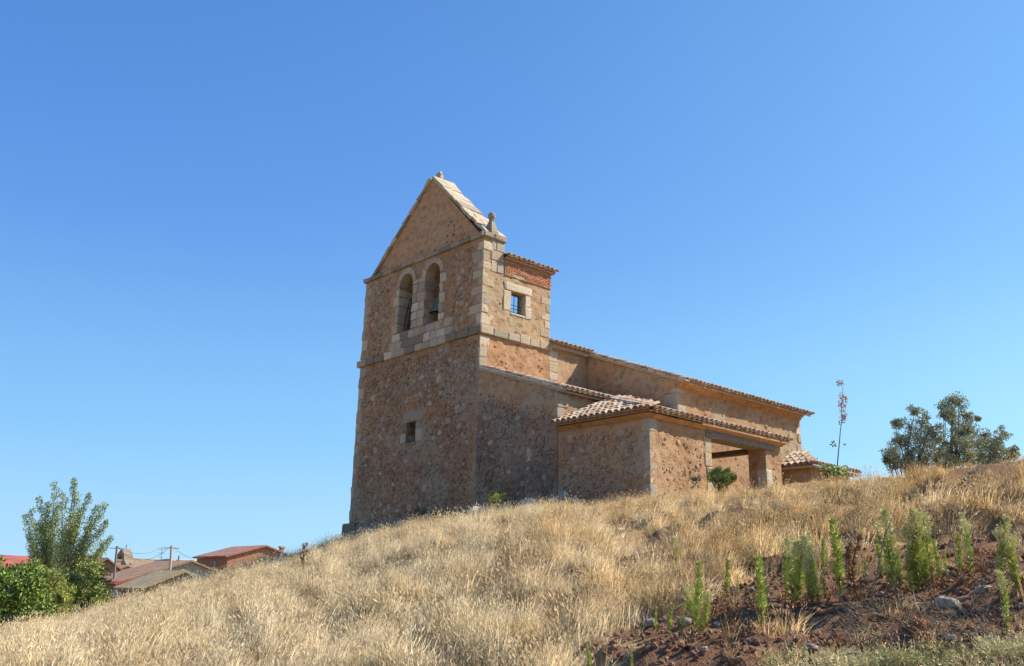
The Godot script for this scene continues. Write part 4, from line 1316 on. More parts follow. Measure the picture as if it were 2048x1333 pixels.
func grass_tuft(sd: int, kind: int) -> ArrayMesh:
	var keep := rng.state
	rng.seed = sd
	var mb := MB.new()
	var bias := Vector3(-0.22, 0, 0.05)
	if kind == 0:      # fine leafy tuft
		for i in 30:
			var a := rng.randf() * TAU
			var d := Vector3(cos(a), 0, sin(a))
			blade(mb, d * rf(0, 0.10), (d * rf(0.15, 1.0) + bias), rf(0.07, 0.20), rf(0.0026, 0.0048), Color.WHITE * rf(0.72, 1.15), rf(0, 0.4))
	elif kind == 1:    # thin stalks with small seed heads
		for i in 15:
			var a := rng.randf() * TAU
			var d := Vector3(cos(a), 0, sin(a))
			var p := d * rf(0, 0.12)
			var ln := d * rf(0.05, 0.6) + bias
			var h := rf(0.12, 0.32)
			var col := Color.WHITE * rf(0.8, 1.2)
			blade(mb, p, ln, h, rf(0.0026, 0.0044), col, 0.05)
			if rng.randf() < 0.55:
				var tip := p + Vector3(ln.x * 0.8, 0.90, ln.z * 0.8) * h
				seed_head(mb, tip, Vector3(ln.x * 1.2, 0.7, ln.z * 1.2).normalized(), rf(0.025, 0.05), rf(0.005, 0.009), Color(1.06, 1.04, 1.0) * rf(0.9, 1.2))
		for i in 16:
			var a := rng.randf() * TAU
			var d := Vector3(cos(a), 0, sin(a))
			blade(mb, d * rf(0, 0.09), d * rf(0.2, 1.0) + bias, rf(0.06, 0.16), rf(0.003, 0.006), Color.WHITE * rf(0.7, 1.05), 0.25)
	else:              # flattened, matted dead grass
		for i in 30:
			var a := rng.randf() * TAU
			var d := Vector3(cos(a), 0, sin(a))
			blade(mb, d * rf(0, 0.14) + Vector3(0, rf(0, 0.04), 0), d * rf(0.9, 2.2) + bias, rf(0.06, 0.13), rf(0.004, 0.007), Color(0.96, 0.98, 1.0) * rf(0.6, 1.15), rf(0.2, 0.6))
	rng.state = keep
	return mb.commit()

func inside_church(p: Vector3, grow: float) -> bool:
	var q := church.transform.affine_inverse() * p
	if q.x > -grow and q.x < 13.0 and q.z > -7.4 - grow and q.z < 4.2 + grow: return true
	return q.x > -grow and q.x < 6.5 + grow and q.z > 3.0 and q.z < 7.3 + grow

func scatter_grass():
	var sets := []
	for i in 9: sets.append([[], []])
	var count := 140000
	for i in count:
		var az := rf(-37.0, 37.5)
		var r := 4.6 + pow(rng.randf(), 1.05) * 40.0
		var t := deg_to_rad(az)
		var x := sin(t) * r
		var z := -cos(t) * r
		var q := hill_row(az)
		if r > q[5] + 6.0 and rng.randf() < 0.7: continue
		var s := soil_amount(x, z)
		if s > 0.08 and rng.randf() < minf(0.915, s * 1.6): continue
		var y := ground(x, z)
		var p := Vector3(x, y, z)
		if r > 22.0 and inside_church(p, 0.12): continue
		var n1 := noise.get_noise_2d(x * 7.0, z * 7.0)
		var n2 := noise2.get_noise_2d(x * 18.0 + 70.0, z * 18.0)
		var n3 := noise2.get_noise_2d(x * 55.0, z * 55.0 + 20.0)
		# thin patches where trodden or eroded
		var gap := n2 + n3 * 0.7
		var lim := lerpf(-0.18, 0.03, smoothstep(2.0, 12.0, az))
		if gap < lim and rng.randf() < smoothstep(lim, lim - 0.24, gap) * 0.88: continue
		var kind := 0
		var pick := rng.randf()
		if n1 + n3 * 0.4 > 0.30: kind = 2 if pick < 0.40 else (0 if pick < 0.8 else 1)
		else: kind = 1 if pick < 0.52 else (0 if pick < 0.93 else 2)
		var right := smoothstep(-6.0, 16.0, az + n1 * 14.0)
		var pale_c := lin(0.94, 0.84, 0.59)
		var gold := lin(0.90, 0.63, 0.28)
		var brown := lin(0.52, 0.33, 0.14)
		var grey := lin(0.66, 0.58, 0.45)
		var c := pale_c.lerp(gold, clampf(0.02 + 0.62 * right + n2 * 0.7, 0.0, 1.0))
		c = c.lerp(brown, clampf(n3 * 1.3 + n1 * 0.5 + 0.04 + 0.14 * right, 0.0, 0.8))
		if kind == 2: c = c.lerp(grey, 0.65)
		if rng.randf() < 0.08: c = c.lerp(grey, 0.6)
		c = c * rf(0.82, 1.16)
		c.a = 1.0
		var n4 := noise2.get_noise_2d(x * 30.0 - 17.0, z * 30.0)
		var sc := rf(0.7, 1.25) * clampf(1.0 + 0.45 * n1 + 0.9 * n4, 0.5, 1.6)
		sc *= lerpf(1.0, 0.62, smoothstep(0.0, 0.4, s))
		sc *= 0.86
		if r > q[5] - 3.0: sc *= lerpf(1.0, lerpf(0.85, 0.42, smoothstep(0.0, 14.0, az)), smoothstep(q[5] - 3.0, q[5] - 0.5, r))
		var b := Basis(Vector3.UP, rf(-1.4, 1.4) + (PI if rng.randf() < 0.3 else 0.0)) * Basis.from_euler(Vector3(rf(-0.2, 0.2), 0, rf(-0.2, 0.2))) * Basis.from_scale(Vector3(sc * rf(0.9, 1.3), sc * rf(0.85, 1.15), sc * rf(0.9, 1.3)))
		var st: Array = sets[kind * 3 + rng.randi_range(0, 2)]
		st[0].append(Transform3D(b, p - Vector3(0, 0.015, 0))); st[1].append(c)
	var root := Node3D.new()
	root.name = "dry_grass"
	add_child(root)
	tag(root, "straw-coloured dry grass covering the hillside below the church", "grass", "", "stuff")
	for i in 9:
		var mm := MultiMesh.new()
		mm.transform_format = MultiMesh.TRANSFORM_3D
		mm.use_colors = true
		mm.mesh = grass_tuft(900 + i, i / 3)
		mm.instance_count = sets[i][0].size()
		for k in sets[i][0].size():
			mm.set_instance_transform(k, sets[i][0][k]); mm.set_instance_color(k, sets[i][1][k])
		var o := MultiMeshInstance3D.new()
		o.name = ["leafy_tufts", "seeding_tufts", "matted_tufts"][i / 3]
		o.multimesh = mm
		o.material_override = mats.grass
		o.set_meta("kind", "stuff")
		root.add_child(o, true)

func leaf(mb: MB, p: Vector3, d: Vector3, l: float, w: float, col: Color):
	var s := d.cross(Vector3(rf(-1, 1), rf(-1, 1), rf(-1, 1))).normalized() * w * 0.5
	var m := p + d * l * 0.45
	mb.tri(p, m + s, p + d * l, col)
	mb.tri(p, p + d * l, m - s, col)

func rand_dir() -> Vector3:
	while true:
		var v := Vector3(rf(-1, 1), rf(-1, 1), rf(-1, 1))
		if v.length() < 1.0 and v.length() > 0.05: return v.normalized()
	return Vector3.UP

# leaves round a centre, thinning outwards, mostly turned outwards and up
func clump(mb: MB, c: Vector3, rad: Vector3, count: int, l: float, w: float, col: Color, vary := 0.3):
	for i in count:
		var d := rand_dir()
		var p := c + d * rad * pow(rng.randf(), 0.45)
		var dir := (d * 0.7 + rand_dir() * 0.8 + Vector3.UP * 0.25).normalized()
		leaf(mb, p, dir, l * rf(0.7, 1.25), w * rf(0.75, 1.2), col * rf(1.0 - vary, 1.0 + vary))

func branchy(mb: MB, a: Vector3, b: Vector3, r0: float, r1: float, bend: float, col: Color) -> Array:
	var pts := []
	var rad := []
	var off := Vector3(rf(-1, 1), rf(-0.2, 0.5), rf(-1, 1)) * bend
	for k in 6:
		var t := k / 5.0
		pts.append(a.lerp(b, t) + off * sin(t * PI)); rad.append(lerpf(r0, r1, t))
	mb.tube(pts, rad, 6, col)
	return pts

# a poplar: stems and steep branches each ending in a narrow plume of leaves; tips are pixels
func poplar(label: String, foot: Vector3, dist: float, stem_top: Vector2, tips: Array, col: Color):
	var t := base("poplar_tree", label, "tree", foot, 0.0, "poplars behind the green bushes")
	var tr := MB.new()
	var cr := MB.new()
	var bark := lin(0.30, 0.27, 0.22)
	var top := px(stem_top.x, stem_top.y, dist) - foot
	var stem := branchy(tr, Vector3.ZERO, top, 0.11, 0.02, 0.12, bark)
	for q in tips:
		var d: float = dist + rf(-1.3, 1.3)
		var tip: Vector3 = px(q[0], q[1], d) - foot
		var k := clampi(int(rf(0.6, 2.6)), 0, 4)
		var from: Vector3 = stem[k].lerp(stem[k + 1], rng.randf())
		if from.y > tip.y - 0.8: from = stem[1]
		var pts := branchy(tr, from, tip, 0.045, 0.008, 0.15, bark)
		for j in 16:
			var f := 0.22 + 0.78 * j / 15.0
			var i0 := mini(int(f * 5.0), 4)
			var c: Vector3 = pts[i0].lerp(pts[i0 + 1], f * 5.0 - i0)
			var rr := lerpf(0.46, 0.16, f) * rf(0.75, 1.25)
			var tint: Color = col.lerp(lin(0.21, 0.22, 0.05), clampf(noise2.get_noise_3d(c.x * 18.0, c.y * 18.0, c.z * 18.0) * 2.4, 0.0, 0.8))
			clump(cr, c + Vector3(rf(-0.1, 0.1), 0, rf(-0.1, 0.1)), Vector3(rr, rr * 1.15, rr), 90, 0.085, 0.055, tint)
	part("trunk", tr, mats.bark, t)
	part("crown", cr, mats.leaf, t)

# a tree or shrub from a list of clumps given as pixels with a radius in metres
func shrub(called: String, label: String, category: String, foot: Vector3, dist: float, blobs: Array, l: float, w: float, col: Color, per: int, group := "", stems := 4):
	var t := base(called, label, category, foot, 0.0, group)
	var tr := MB.new()
	var cr := MB.new()
	var cs := []
	for q in blobs:
		var c: Vector3 = px(q[0], q[1], dist + (q[3] if q.size() > 3 else rf(-0.6, 0.6))) - foot
		cs.append([c, q[2]])
	for c in cs:
		var from := Vector3(rf(-0.12, 0.12), 0.0, rf(-0.12, 0.12))
		branchy(tr, from, c[0], 0.028, 0.006, 0.12, lin(0.24, 0.20, 0.15))
		var sub := 12
		for k in sub:
			var d := rand_dir()
			var cc: Vector3 = c[0] + d * c[1] * rf(0.25, 1.1)
			branchy(tr, c[0], cc, 0.012, 0.004, 0.05, lin(0.24, 0.20, 0.15))
			var rr: float = c[1] * rf(0.26, 0.52)
			clump(cr, cc, Vector3(rr, rr * 0.85, rr), per, l, w, col * rf(0.72, 1.25))
	part("trunk", tr, mats.bark, t)
	part("crown", cr, mats.leaf, t)

func horseweed_shapes(kind: int, sd: int) -> Array:
	# a plant one metre tall: [stem, foliage]
	var keep := rng.state
	rng.seed = sd
	var st := MB.new()
	var fo := MB.new()
	var green := lin(0.44, 0.49, 0.13)
	var stalk := lin(0.20, 0.21, 0.07)
	var n_stems: int = [1, 1, 3, 1][kind]
	for s in n_stems:
		var lean := Vector3(rf(-0.07, 0.07), 0, rf(-0.07, 0.07)) * (1.0 if n_stems == 1 else 2.4)
		var hgt := 1.0 if s == 0 else rf(0.7, 0.95)
		var bend := Vector3(rf(-0.04, 0.04), 0, rf(-0.04, 0.04))
		var at := func(f: float) -> Vector3: return Vector3(lean.x * f, hgt * f, lean.z * f) + bend * sin(f * PI)
		st.tube([at.call(0.0), at.call(0.25), at.call(0.5), at.call(0.75), at.call(0.97)], [0.008, 0.007, 0.006, 0.0045, 0.002], 5, stalk)
		var plume_from: float = [0.97, 0.62, 0.66, 0.94][kind]
		var many: int = [420, 330, 300, 240][kind]
		for i in many:
			var f := lerpf(0.10, 1.0, pow(rng.randf(), 0.8))
			if f > plume_from + 0.08: continue
			var a := rng.randf() * TAU
			var d := Vector3(cos(a), rf(0.45, 1.1), sin(a)).normalized()
			var l := lerpf(0.125, 0.06, f) * rf(0.7, 1.2)
			if f < 0.3: l *= 0.8
			var tint := green * rf(0.75, 1.3)
			if f < 0.28 and rng.randf() < 0.5: tint = lin(0.30, 0.21, 0.08) * rf(0.7, 1.1)
			leaf(fo, at.call(f), d, l, 0.021, tint)
		if kind == 1 or kind == 2:
			for i in 60:
				var f := lerpf(plume_from, 1.0, rng.randf())
				var a := rng.randf() * TAU
				var d := Vector3(cos(a), rf(0.9, 1.7), sin(a)).normalized()
				var l := lerpf(0.20, 0.05, (f - plume_from) / (1.0 - plume_from)) * rf(0.7, 1.15)
				var p: Vector3 = at.call(f)
				var side := d.cross(Vector3(0.2, 0.1, 1)).normalized() * 0.002
				fo.tri(p - side, p + side, p + d * l, green)
				for k in 13:
					var q := p + d * l * rf(0.25, 1.05) + rand_dir() * 0.014
					var tint := lin(0.58, 0.57, 0.22).lerp(lin(0.68, 0.62, 0.36), rng.randf()) * rf(0.8, 1.15)
					leaf(fo, q, (d + rand_dir() * 0.6).normalized(), 0.024, 0.014, tint)
	rng.state = keep
	return [st.commit(), fo.commit()]

func make_horseweeds():
	var shapes := []
	for k in 4:
		for j in 3: shapes.append(horseweed_shapes(k, 40 + k * 5 + j))
	# [x, y of the foot, y of the top, kind, label]
	var list := [
		[1590, 1212, 1072, 2, "broad bushy horseweed with a pale fluffy head, leftmost of the thick clump on the bank"],
		[1606, 1196, 1088, 1, "slim horseweed with fluffy top rising inside the thick clump"],
		[1626, 1214, 1090, 2, "bushy horseweed with greyish seed heads on the right of the thick clump"],
		[1655, 1206, 1138, 1, "short pale-topped horseweed leaning out of the thick clump"],
		[1682, 1210, 1046, 0, "tall slender bright green horseweed standing alone beside brown stalks"],
		[1650, 1150, 1080, 0, "thin horseweed half hidden behind the thick clump"],
		[1731, 1166, 1122, 3, "low bright green horseweed next to dead brown stalks"],
		[1766, 1158, 1078, 0, "small upright horseweed at the edge of the big green stand"],
		[1795, 1192, 1030, 1, "tallest fluffy-topped horseweed of the big green stand"],
		[1812, 1180, 1096, 0, "narrow leafy horseweed between the plumes of the big green stand"],
		[1838, 1186, 1030, 2, "broad green horseweed in the middle of the big green stand"],
		[1853, 1176, 1078, 0, "bright leafy horseweed low in the big green stand"],
		[1870, 1172, 1036, 1, "wide pale plumed horseweed on the far side of the big green stand"],
		[1893, 1160, 1102, 3, "little club-shaped horseweed just past the big green stand"],
		[1918, 1152, 1072, 0, "slim leafy horseweed beside a bare grey stick"],
		[1942, 1158, 1034, 1, "tall single horseweed with a feathery tip above rusty weeds"],
		[2004, 1205, 1042, 1, "tall grey-green horseweed with a feathered spire near the shaded bank"],
		[2014, 1275, 1148, 1, "leaning horseweed below the feathered spire, feet in dry litter"],
		[2036, 1190, 1068, 2, "bulky plumed horseweed at the shaded end of the bank"],
		[1314, 1272, 1212, 3, "little fresh green horseweed, outermost on the clod-strewn slope"],
		[1340, 1276, 1208, 0, "leaning small horseweed on the clod-strewn slope"],
		[1363, 1274, 1198, 3, "thin young horseweed between clods"],
		[1384, 1276, 1130, 0, "tall dull green horseweed among the small ones on the clods"],
		[1404, 1270, 1170, 2, "spreading horseweed with forked tops among the small ones on the clods"],
		[1452, 1202, 1120, 0, "bright leaning horseweed at the edge of the golden grass"],
		[1480, 1192, 1148, 3, "spindly yellow-green horseweed at the edge of the golden grass"],
		[1524, 1262, 1120, 0, "tall spindly horseweed with a bare lower stem on red earth"],
		[1542, 1230, 1116, 0, "faint slim horseweed behind the spindly one"],
		[1268, 1346, 1298, 3, "low bushy green seedling at the foot of the red bank"],
		[1292, 1350, 1312, 3, "second low green seedling at the foot of the red bank"],
		[1183, 1350, 1284, 0, "lone green horseweed growing out of the tall golden grass"],
		[1582, 1208, 1110, 0, "slim horseweed crowded inside the thick clump on the bank"],
		[1598, 1200, 1120, 0, "slim horseweed crowded inside the thick clump on the bank"],
		[1616, 1206, 1124, 1, "slim horseweed crowded inside the thick clump on the bank"],
		[1638, 1210, 1130, 0, "slim horseweed crowded inside the thick clump on the bank"],
		[1645, 1204, 1150, 3, "slim horseweed crowded inside the thick clump on the bank"],
		[1780, 1175, 1090, 0, "leafy horseweed crowded inside the big green stand on the bank"],
		[1803, 1188, 1075, 1, "leafy horseweed crowded inside the big green stand on the bank"],
		[1824, 1186, 1060, 0, "leafy horseweed crowded inside the big green stand on the bank"],
		[1846, 1180, 1092, 2, "leafy horseweed crowded inside the big green stand on the bank"],
		[1862, 1178, 1085, 0, "leafy horseweed crowded inside the big green stand on the bank"],
		[1880, 1165, 1080, 0, "leafy horseweed crowded inside the big green stand on the bank"],
		[1830, 1190, 1110, 3, "leafy horseweed crowded inside the big green stand on the bank"],
		[1352, 1150, 1078, 1, "pale straggly horseweed half dried among golden grass"],
	]
	for q in list:
		var d := 7.0
		var best := 1e9
		var rr := 5.6
		while rr < 15.0:        # where the sight line through the foot meets the ground
			var p := px(q[0], q[1], rr)
			var e := absf(p.y - ground(p.x, p.z))
			if e < best: best = e; d = rr
			if p.y < ground(p.x, p.z): d = rr; break
			rr += 0.04
		var foot := px(q[0], q[1], d)
		foot.y = ground(foot.x, foot.z)
		var h := (px(q[0], q[2], d).y - foot.y) * 1.08
		var sh: Array = shapes[int(q[3]) * 3 + rng.randi_range(0, 2)]
		var t := base("horseweed", q[4], "weed", foot - Vector3(0, 0.02, 0), rng.randf() * TAU, "horseweeds on the red bank")
		t.basis = Basis.from_euler(Vector3(rf(-0.16, 0.16), rng.randf() * TAU, rf(-0.16, 0.16))) * Basis.from_scale(Vector3(h * rf(0.95, 1.3), h, h * rf(0.95, 1.3)))
		part("stem", sh[0], mats.leaf, t)
		part("foliage", sh[1], mats.leaf, t)
	# dead brown stalks and bare sticks
	var sticks := [[1704, 1168, 1090, 1700, "short rusty dead stalk beside the lone green horseweed"], [1718, 1202, 1072, 1722, "tall rusty dead stalk beside the lone green horseweed"], [1736, 1222, 1040, 1776, "long grey dead stalk leaning across the bank"],
		[1915, 1146, 1050, 1900, "bare curved grey stick in front of the dark hollow"], [1757, 1200, 1142, 1788, "pale broken twig slanting over red earth"], [1838, 1265, 1200, 1820, "forked bare twig lying on the litter"], [1938, 1215, 1160, 1960, "thin dry twig lying below the rusty weeds"]]
	for q in sticks:
		var d := 7.0
		var rr := 5.6
		while rr < 15.0:
			var p := px(q[0], q[1], rr)
			if p.y < ground(p.x, p.z): d = rr; break
			rr += 0.04
		var foot := px(q[0], q[1], d)
		foot.y = ground(foot.x, foot.z) - 0.02
		var tip := px(q[3], q[2], d + rf(-0.2, 0.2)) - foot
		var t := base("dead_stalk", q[4], "dead stalk", foot, 0.0, "dead stalks on the bank")
		var mb := MB.new()
		var rusty: bool = q[3] > 1690 and q[3] < 1730
		var col := lin(0.26, 0.12, 0.055) if rusty else lin(0.42, 0.35, 0.27)
		var pts := branchy(mb, Vector3.ZERO, tip, 0.008, 0.003, 0.05, col)
		part("stem", mb, mats.bark, t)
		var tw := MB.new()
		if rusty:
			for i in 150:
				var f := rf(0.1, 1.0)
				var i0 := mini(int(f * 5), 4)
				leaf(tw, pts[i0].lerp(pts[i0 + 1], f * 5 - i0), (rand_dir() + Vector3.UP * 0.6).normalized(), 0.045, 0.012, lin(0.24, 0.12, 0.055) * rf(0.7, 1.3))
			part("withered_leaves", tw, mats.leaf, t)
		else:
			for i in 5:
				var a: Vector3 = pts[rng.randi_range(1, 4)]
				branchy(tw, a, a + (tip.normalized() + rand_dir() * 0.8) * rf(0.08, 0.25), 0.004, 0.0015, 0.02, col)
			part("twig", tw, mats.bark, t)

func hit_ground(x: float, y: float, from := 5.0, to := 60.0) -> Vector3:
	var rr := from
	while rr < to:
		var p := px(x, y, rr)
		if p.y < ground(p.x, p.z):
			p.y = ground(p.x, p.z)
			return p
		rr += 0.04
	var e := px(x, y, to)
	e.y = ground(e.x, e.z)
	return e

func make_bank_litter():
	# clods and pebbles nobody could count
	var variants := []
	for i in 4: variants.append(block_mb(300 + i, 0.28, 0.16).commit())
	var sets := [[], [], [], []]
	var cols := [[], [], [], []]
	var made := 0
	while made < 9000:
		var az := rf(3.0, 36.0)
		var r := rf(5.2, 11.5)
		var x := sin(deg_to_rad(az)) * r
		var z := -cos(deg_to_rad(az)) * r
		if rng.randf() > soil_amount(x, z) + 0.02: continue
		made += 1
		var sz := 0.008 + 0.045 * pow(rng.randf(), 3.5)
		var k := rng.randi_range(0, 3)
		sets[k].append(Transform3D(Basis.from_euler(Vector3(rf(0, 6), rf(0, 6), rf(0, 6))) * Basis.from_scale(Vector3(sz, sz * rf(0.5, 0.9), sz * rf(0.7, 1.2))), Vector3(x, ground(x, z) + sz * 0.2, z)))
		var c := lin(0.20, 0.105, 0.062).lerp(lin(0.29, 0.18, 0.12), rng.randf()) * rf(0.75, 1.25)
		if rng.randf() < 0.06: c = lin(0.36, 0.30, 0.23) * rf(0.8, 1.2)
		c.a = 1.0
		cols[k].append(c)
	var root := Node3D.new()
	root.name = "soil_clods"
	add_child(root)
	tag(root, "loose red clods and pebbles strewn over the bare bank", "soil", "", "stuff")
	for k in 4:
		var mm := MultiMesh.new()
		mm.transform_format = MultiMesh.TRANSFORM_3D
		mm.use_colors = true
		mm.mesh = variants[k]
		mm.instance_count = sets[k].size()
		for i in sets[k].size():
			mm.set_instance_transform(i, sets[k][i]); mm.set_instance_color(i, cols[k][i])
		var o := MultiMeshInstance3D.new()
		o.name = "clods"
		o.multimesh = mm
		o.material_override = mats.rubble
		o.set_meta("kind", "stuff")
		root.add_child(o, true)
	# stones one can pick out
	var st := [[1890, 1150, 0.10, 0.42, "whitish stone under the little club-shaped horseweed"], [1966, 1185, 0.11, 0.5, "tan rounded stone lying at the end of the bank"], [1900, 1215, 0.16, 0.5, "flat grey slab half buried in litter"], [1840, 1262, 0.15, 0.22, "reddish broken brick on the red earth"], [1852, 1290, 0.13, 0.26, "red clod of earth beside the broken brick"],
		[1300, 1252, 0.12, 0.4, "pinkish flat stone beside the outermost seedling"], [1370, 1252, 0.13, 0.36, "tan stone behind the small horseweeds"], [1393, 1232, 0.05, 0.5, "small white stone behind the forked horseweed"], [1436, 1254, 0.08, 0.36, "grey lump of rock on the clod-strewn slope"], [1408, 1302, 0.07, 0.5, "pale pebble low on the clod-strewn slope"], [1702, 1175, 0.06, 0.48, "white pebble below the rusty stalks"],
		[1625, 1308, 0.12, 0.3, "rounded brown clod beside the grey weeds"], [1905, 1286, 0.07, 0.6, "bright white scrap of stone above the grey weeds"], [1922, 1208, 0.20, 0.5, "long pale splinter of wood on the litter"], [1826, 1302, 0.05, 0.5, "white pebble among the grey weeds"], [1705, 1328, 0.16, 0.28, "dark upright stone standing in the grey weeds"]]
	var i2 := 0
	for q in st:
		var p := hit_ground(q[0], q[1])
		var v: float = q[3] * 0.8
		var mb := MB.new()
		mb.append(block_mb(500 + i2, 0.22, 0.14), Transform3D(Basis.from_euler(Vector3(rf(-0.3, 0.3), rf(0, 3), rf(-0.3, 0.3))) * Basis.from_scale(Vector3(q[2], q[2] * (0.16 if "splinter" in q[4] else 0.55), q[2] * (0.2 if "splinter" in q[4] else 0.75)))), lin(v, v * 0.86, v * 0.72) if not "red" in q[4] else lin(v * 1.5, v * 0.62, v * 0.36))
		var o := single("stone" if not "splinter" in q[4] else "wood_splinter", mb, mats.rubble, q[4], "stone" if not "splinter" in q[4] else "wood", "loose stones on the bank")
		o.position = p + Vector3(0, q[2] * 0.12, 0)
		i2 += 1

func make_low_weeds():
	# grey-green mat of weeds at the foot of the bank, with dry twigs through it
	var mb := MB.new()
	var made := 0
	while made < 850:
		var x := rf(1540, 2110)
		var y := rf(1270, 1420)
		var edge := 1290.0 - 30.0 * smoothstep(1800, 1950, x) + 22.0 * sin(x * 0.021)
		if y < edge: continue
		var rr := rf(4.9, 6.9)
		var p := px(x, 1300, rr)
		var az := rad_to_deg(atan2(p.x, -p.z))
		if rng.randf() < smoothstep(6.2, 6.9, rr): continue
		p.y = ground(p.x, p.z)
		made += 1
		var dry := clampf(noise2.get_noise_2d(p.x * 30.0, p.z * 30.0) * 2.0 + 0.5 + smoothstep(1800, 1980, x) * 0.3, 0.0, 1.0)
		for k in 9:
			var a := rng.randf() * TAU
			var d := Vector3(cos(a), rf(0.4, 1.6), sin(a)).normalized()
			var l := rf(0.06, 0.17)
			var c := lin(0.34, 0.33, 0.14).lerp(lin(0.60, 0.52, 0.28), dry) * rf(0.75, 1.25)
			var side := d.cross(Vector3(0.3, 0.2, 1)).normalized() * 0.0016
			mb.tri(p - side, p + side, p + d * l, c)
			for j in 4: leaf(mb, p + d * l * rf(0.3, 1.0), (d + rand_dir()).normalized(), rf(0.014, 0.03), 0.007, c * rf(0.8, 1.3))
	single("weed_mat", mb, mats.leaf, "grey-green and yellowing low weeds matted at the foot of the bank", "weeds", "", "stuff")
	# tangle of dry twigs on the litter
	var tg := MB.new()
	for i in 420:
		var p := hit_ground(rf(1690, 2010), rf(1215, 1300), 5.0, 12.0)
		var d := (rand_dir() * Vector3(1, 0.35, 1) + Vector3(-0.5, 0.45, 0)).normalized()
		branchy(tg, p, p + d * rf(0.06, 0.28), 0.0024, 0.001, 0.02, lin(0.44, 0.36, 0.27) * rf(0.65, 1.2))
	single("twig_litter", tg, mats.bark, "tangle of dry grey twigs on the bank above the weeds", "twigs", "", "stuff")
	# rusty dried weeds round the feet of the green stands
	var ru := MB.new()
	for q in [[1600, 1205, 40], [1830, 1190, 60], [1900, 1170, 50], [1955, 1145, 40], [1700, 1200, 40], [1480, 1205, 45], [1440, 1235, 40], [1970, 1120, 40]]:
		for i in 26:
			var p := hit_ground(q[0] + rf(-q[2], q[2]), q[1] + rf(-14, 14), 5.0, 12.0)
			for k in 12:
				var d := (rand_dir() + Vector3.UP * 0.7).normalized()
				leaf(ru, p + d * rf(0.0, 0.06), d, rf(0.02, 0.05), 0.008, lin(0.30, 0.14, 0.06) * rf(0.6, 1.3))
	single("rusty_weeds", ru, mats.leaf, "rust-brown dried weeds round the feet of the green horseweeds", "weeds", "", "stuff")

func make_boulders():
	var list := [[958, 1022, 0.62, 0.18, "flat pale slab of rock below the west wall"], [985, 1021, 0.40, 0.14, "thin flat stone at the end of the pale slab"], [1012, 1014, 0.42, 0.20, "low tan rock beneath the yellowish bush"], [1040, 1013, 0.40, 0.16, "buff rock beside the dry thistle"], [1062, 1007, 0.50, 0.26, "whitest rock in the row below the west wall"], [1085, 1004, 0.30, 0.16, "small grey rock between two pale ones"], [1107, 1001, 0.42, 0.18, "long grey rock close to the aisle corner"], [1127, 994, 0.46, 0.30, "tallest pale boulder, half hidden in grass by the aisle corner"], [1150, 996, 0.30, 0.16, "low rock behind tall grass by the porch wall"]]
	var i := 0
	for q in list:
		var d := 25.2
		var p := px(q[0], q[1], d)
		var mb := MB.new()
		var v := 0.55 if "white" in q[4] or "pale slab" in q[4] else rf(0.32, 0.44)
		mb.append(block_mb(600 + i, 0.3, 0.12), Transform3D(Basis.from_euler(Vector3(rf(-0.1, 0.1), rf(-0.5, 0.5), rf(-0.12, 0.12))) * Basis.from_scale(Vector3(q[2] * 0.9, q[3] * 0.75 + 0.35, q[2] * 0.8))), lin(v, v * 0.88, v * 0.72))
		var o := single("rock", mb, mats.rubble, q[4], "rock", "rocks below the west wall")
		o.position = p + Vector3(0, q[3] * 0.4 - (q[3] * 0.75 + 0.35) * 0.5, 0)
		i += 1

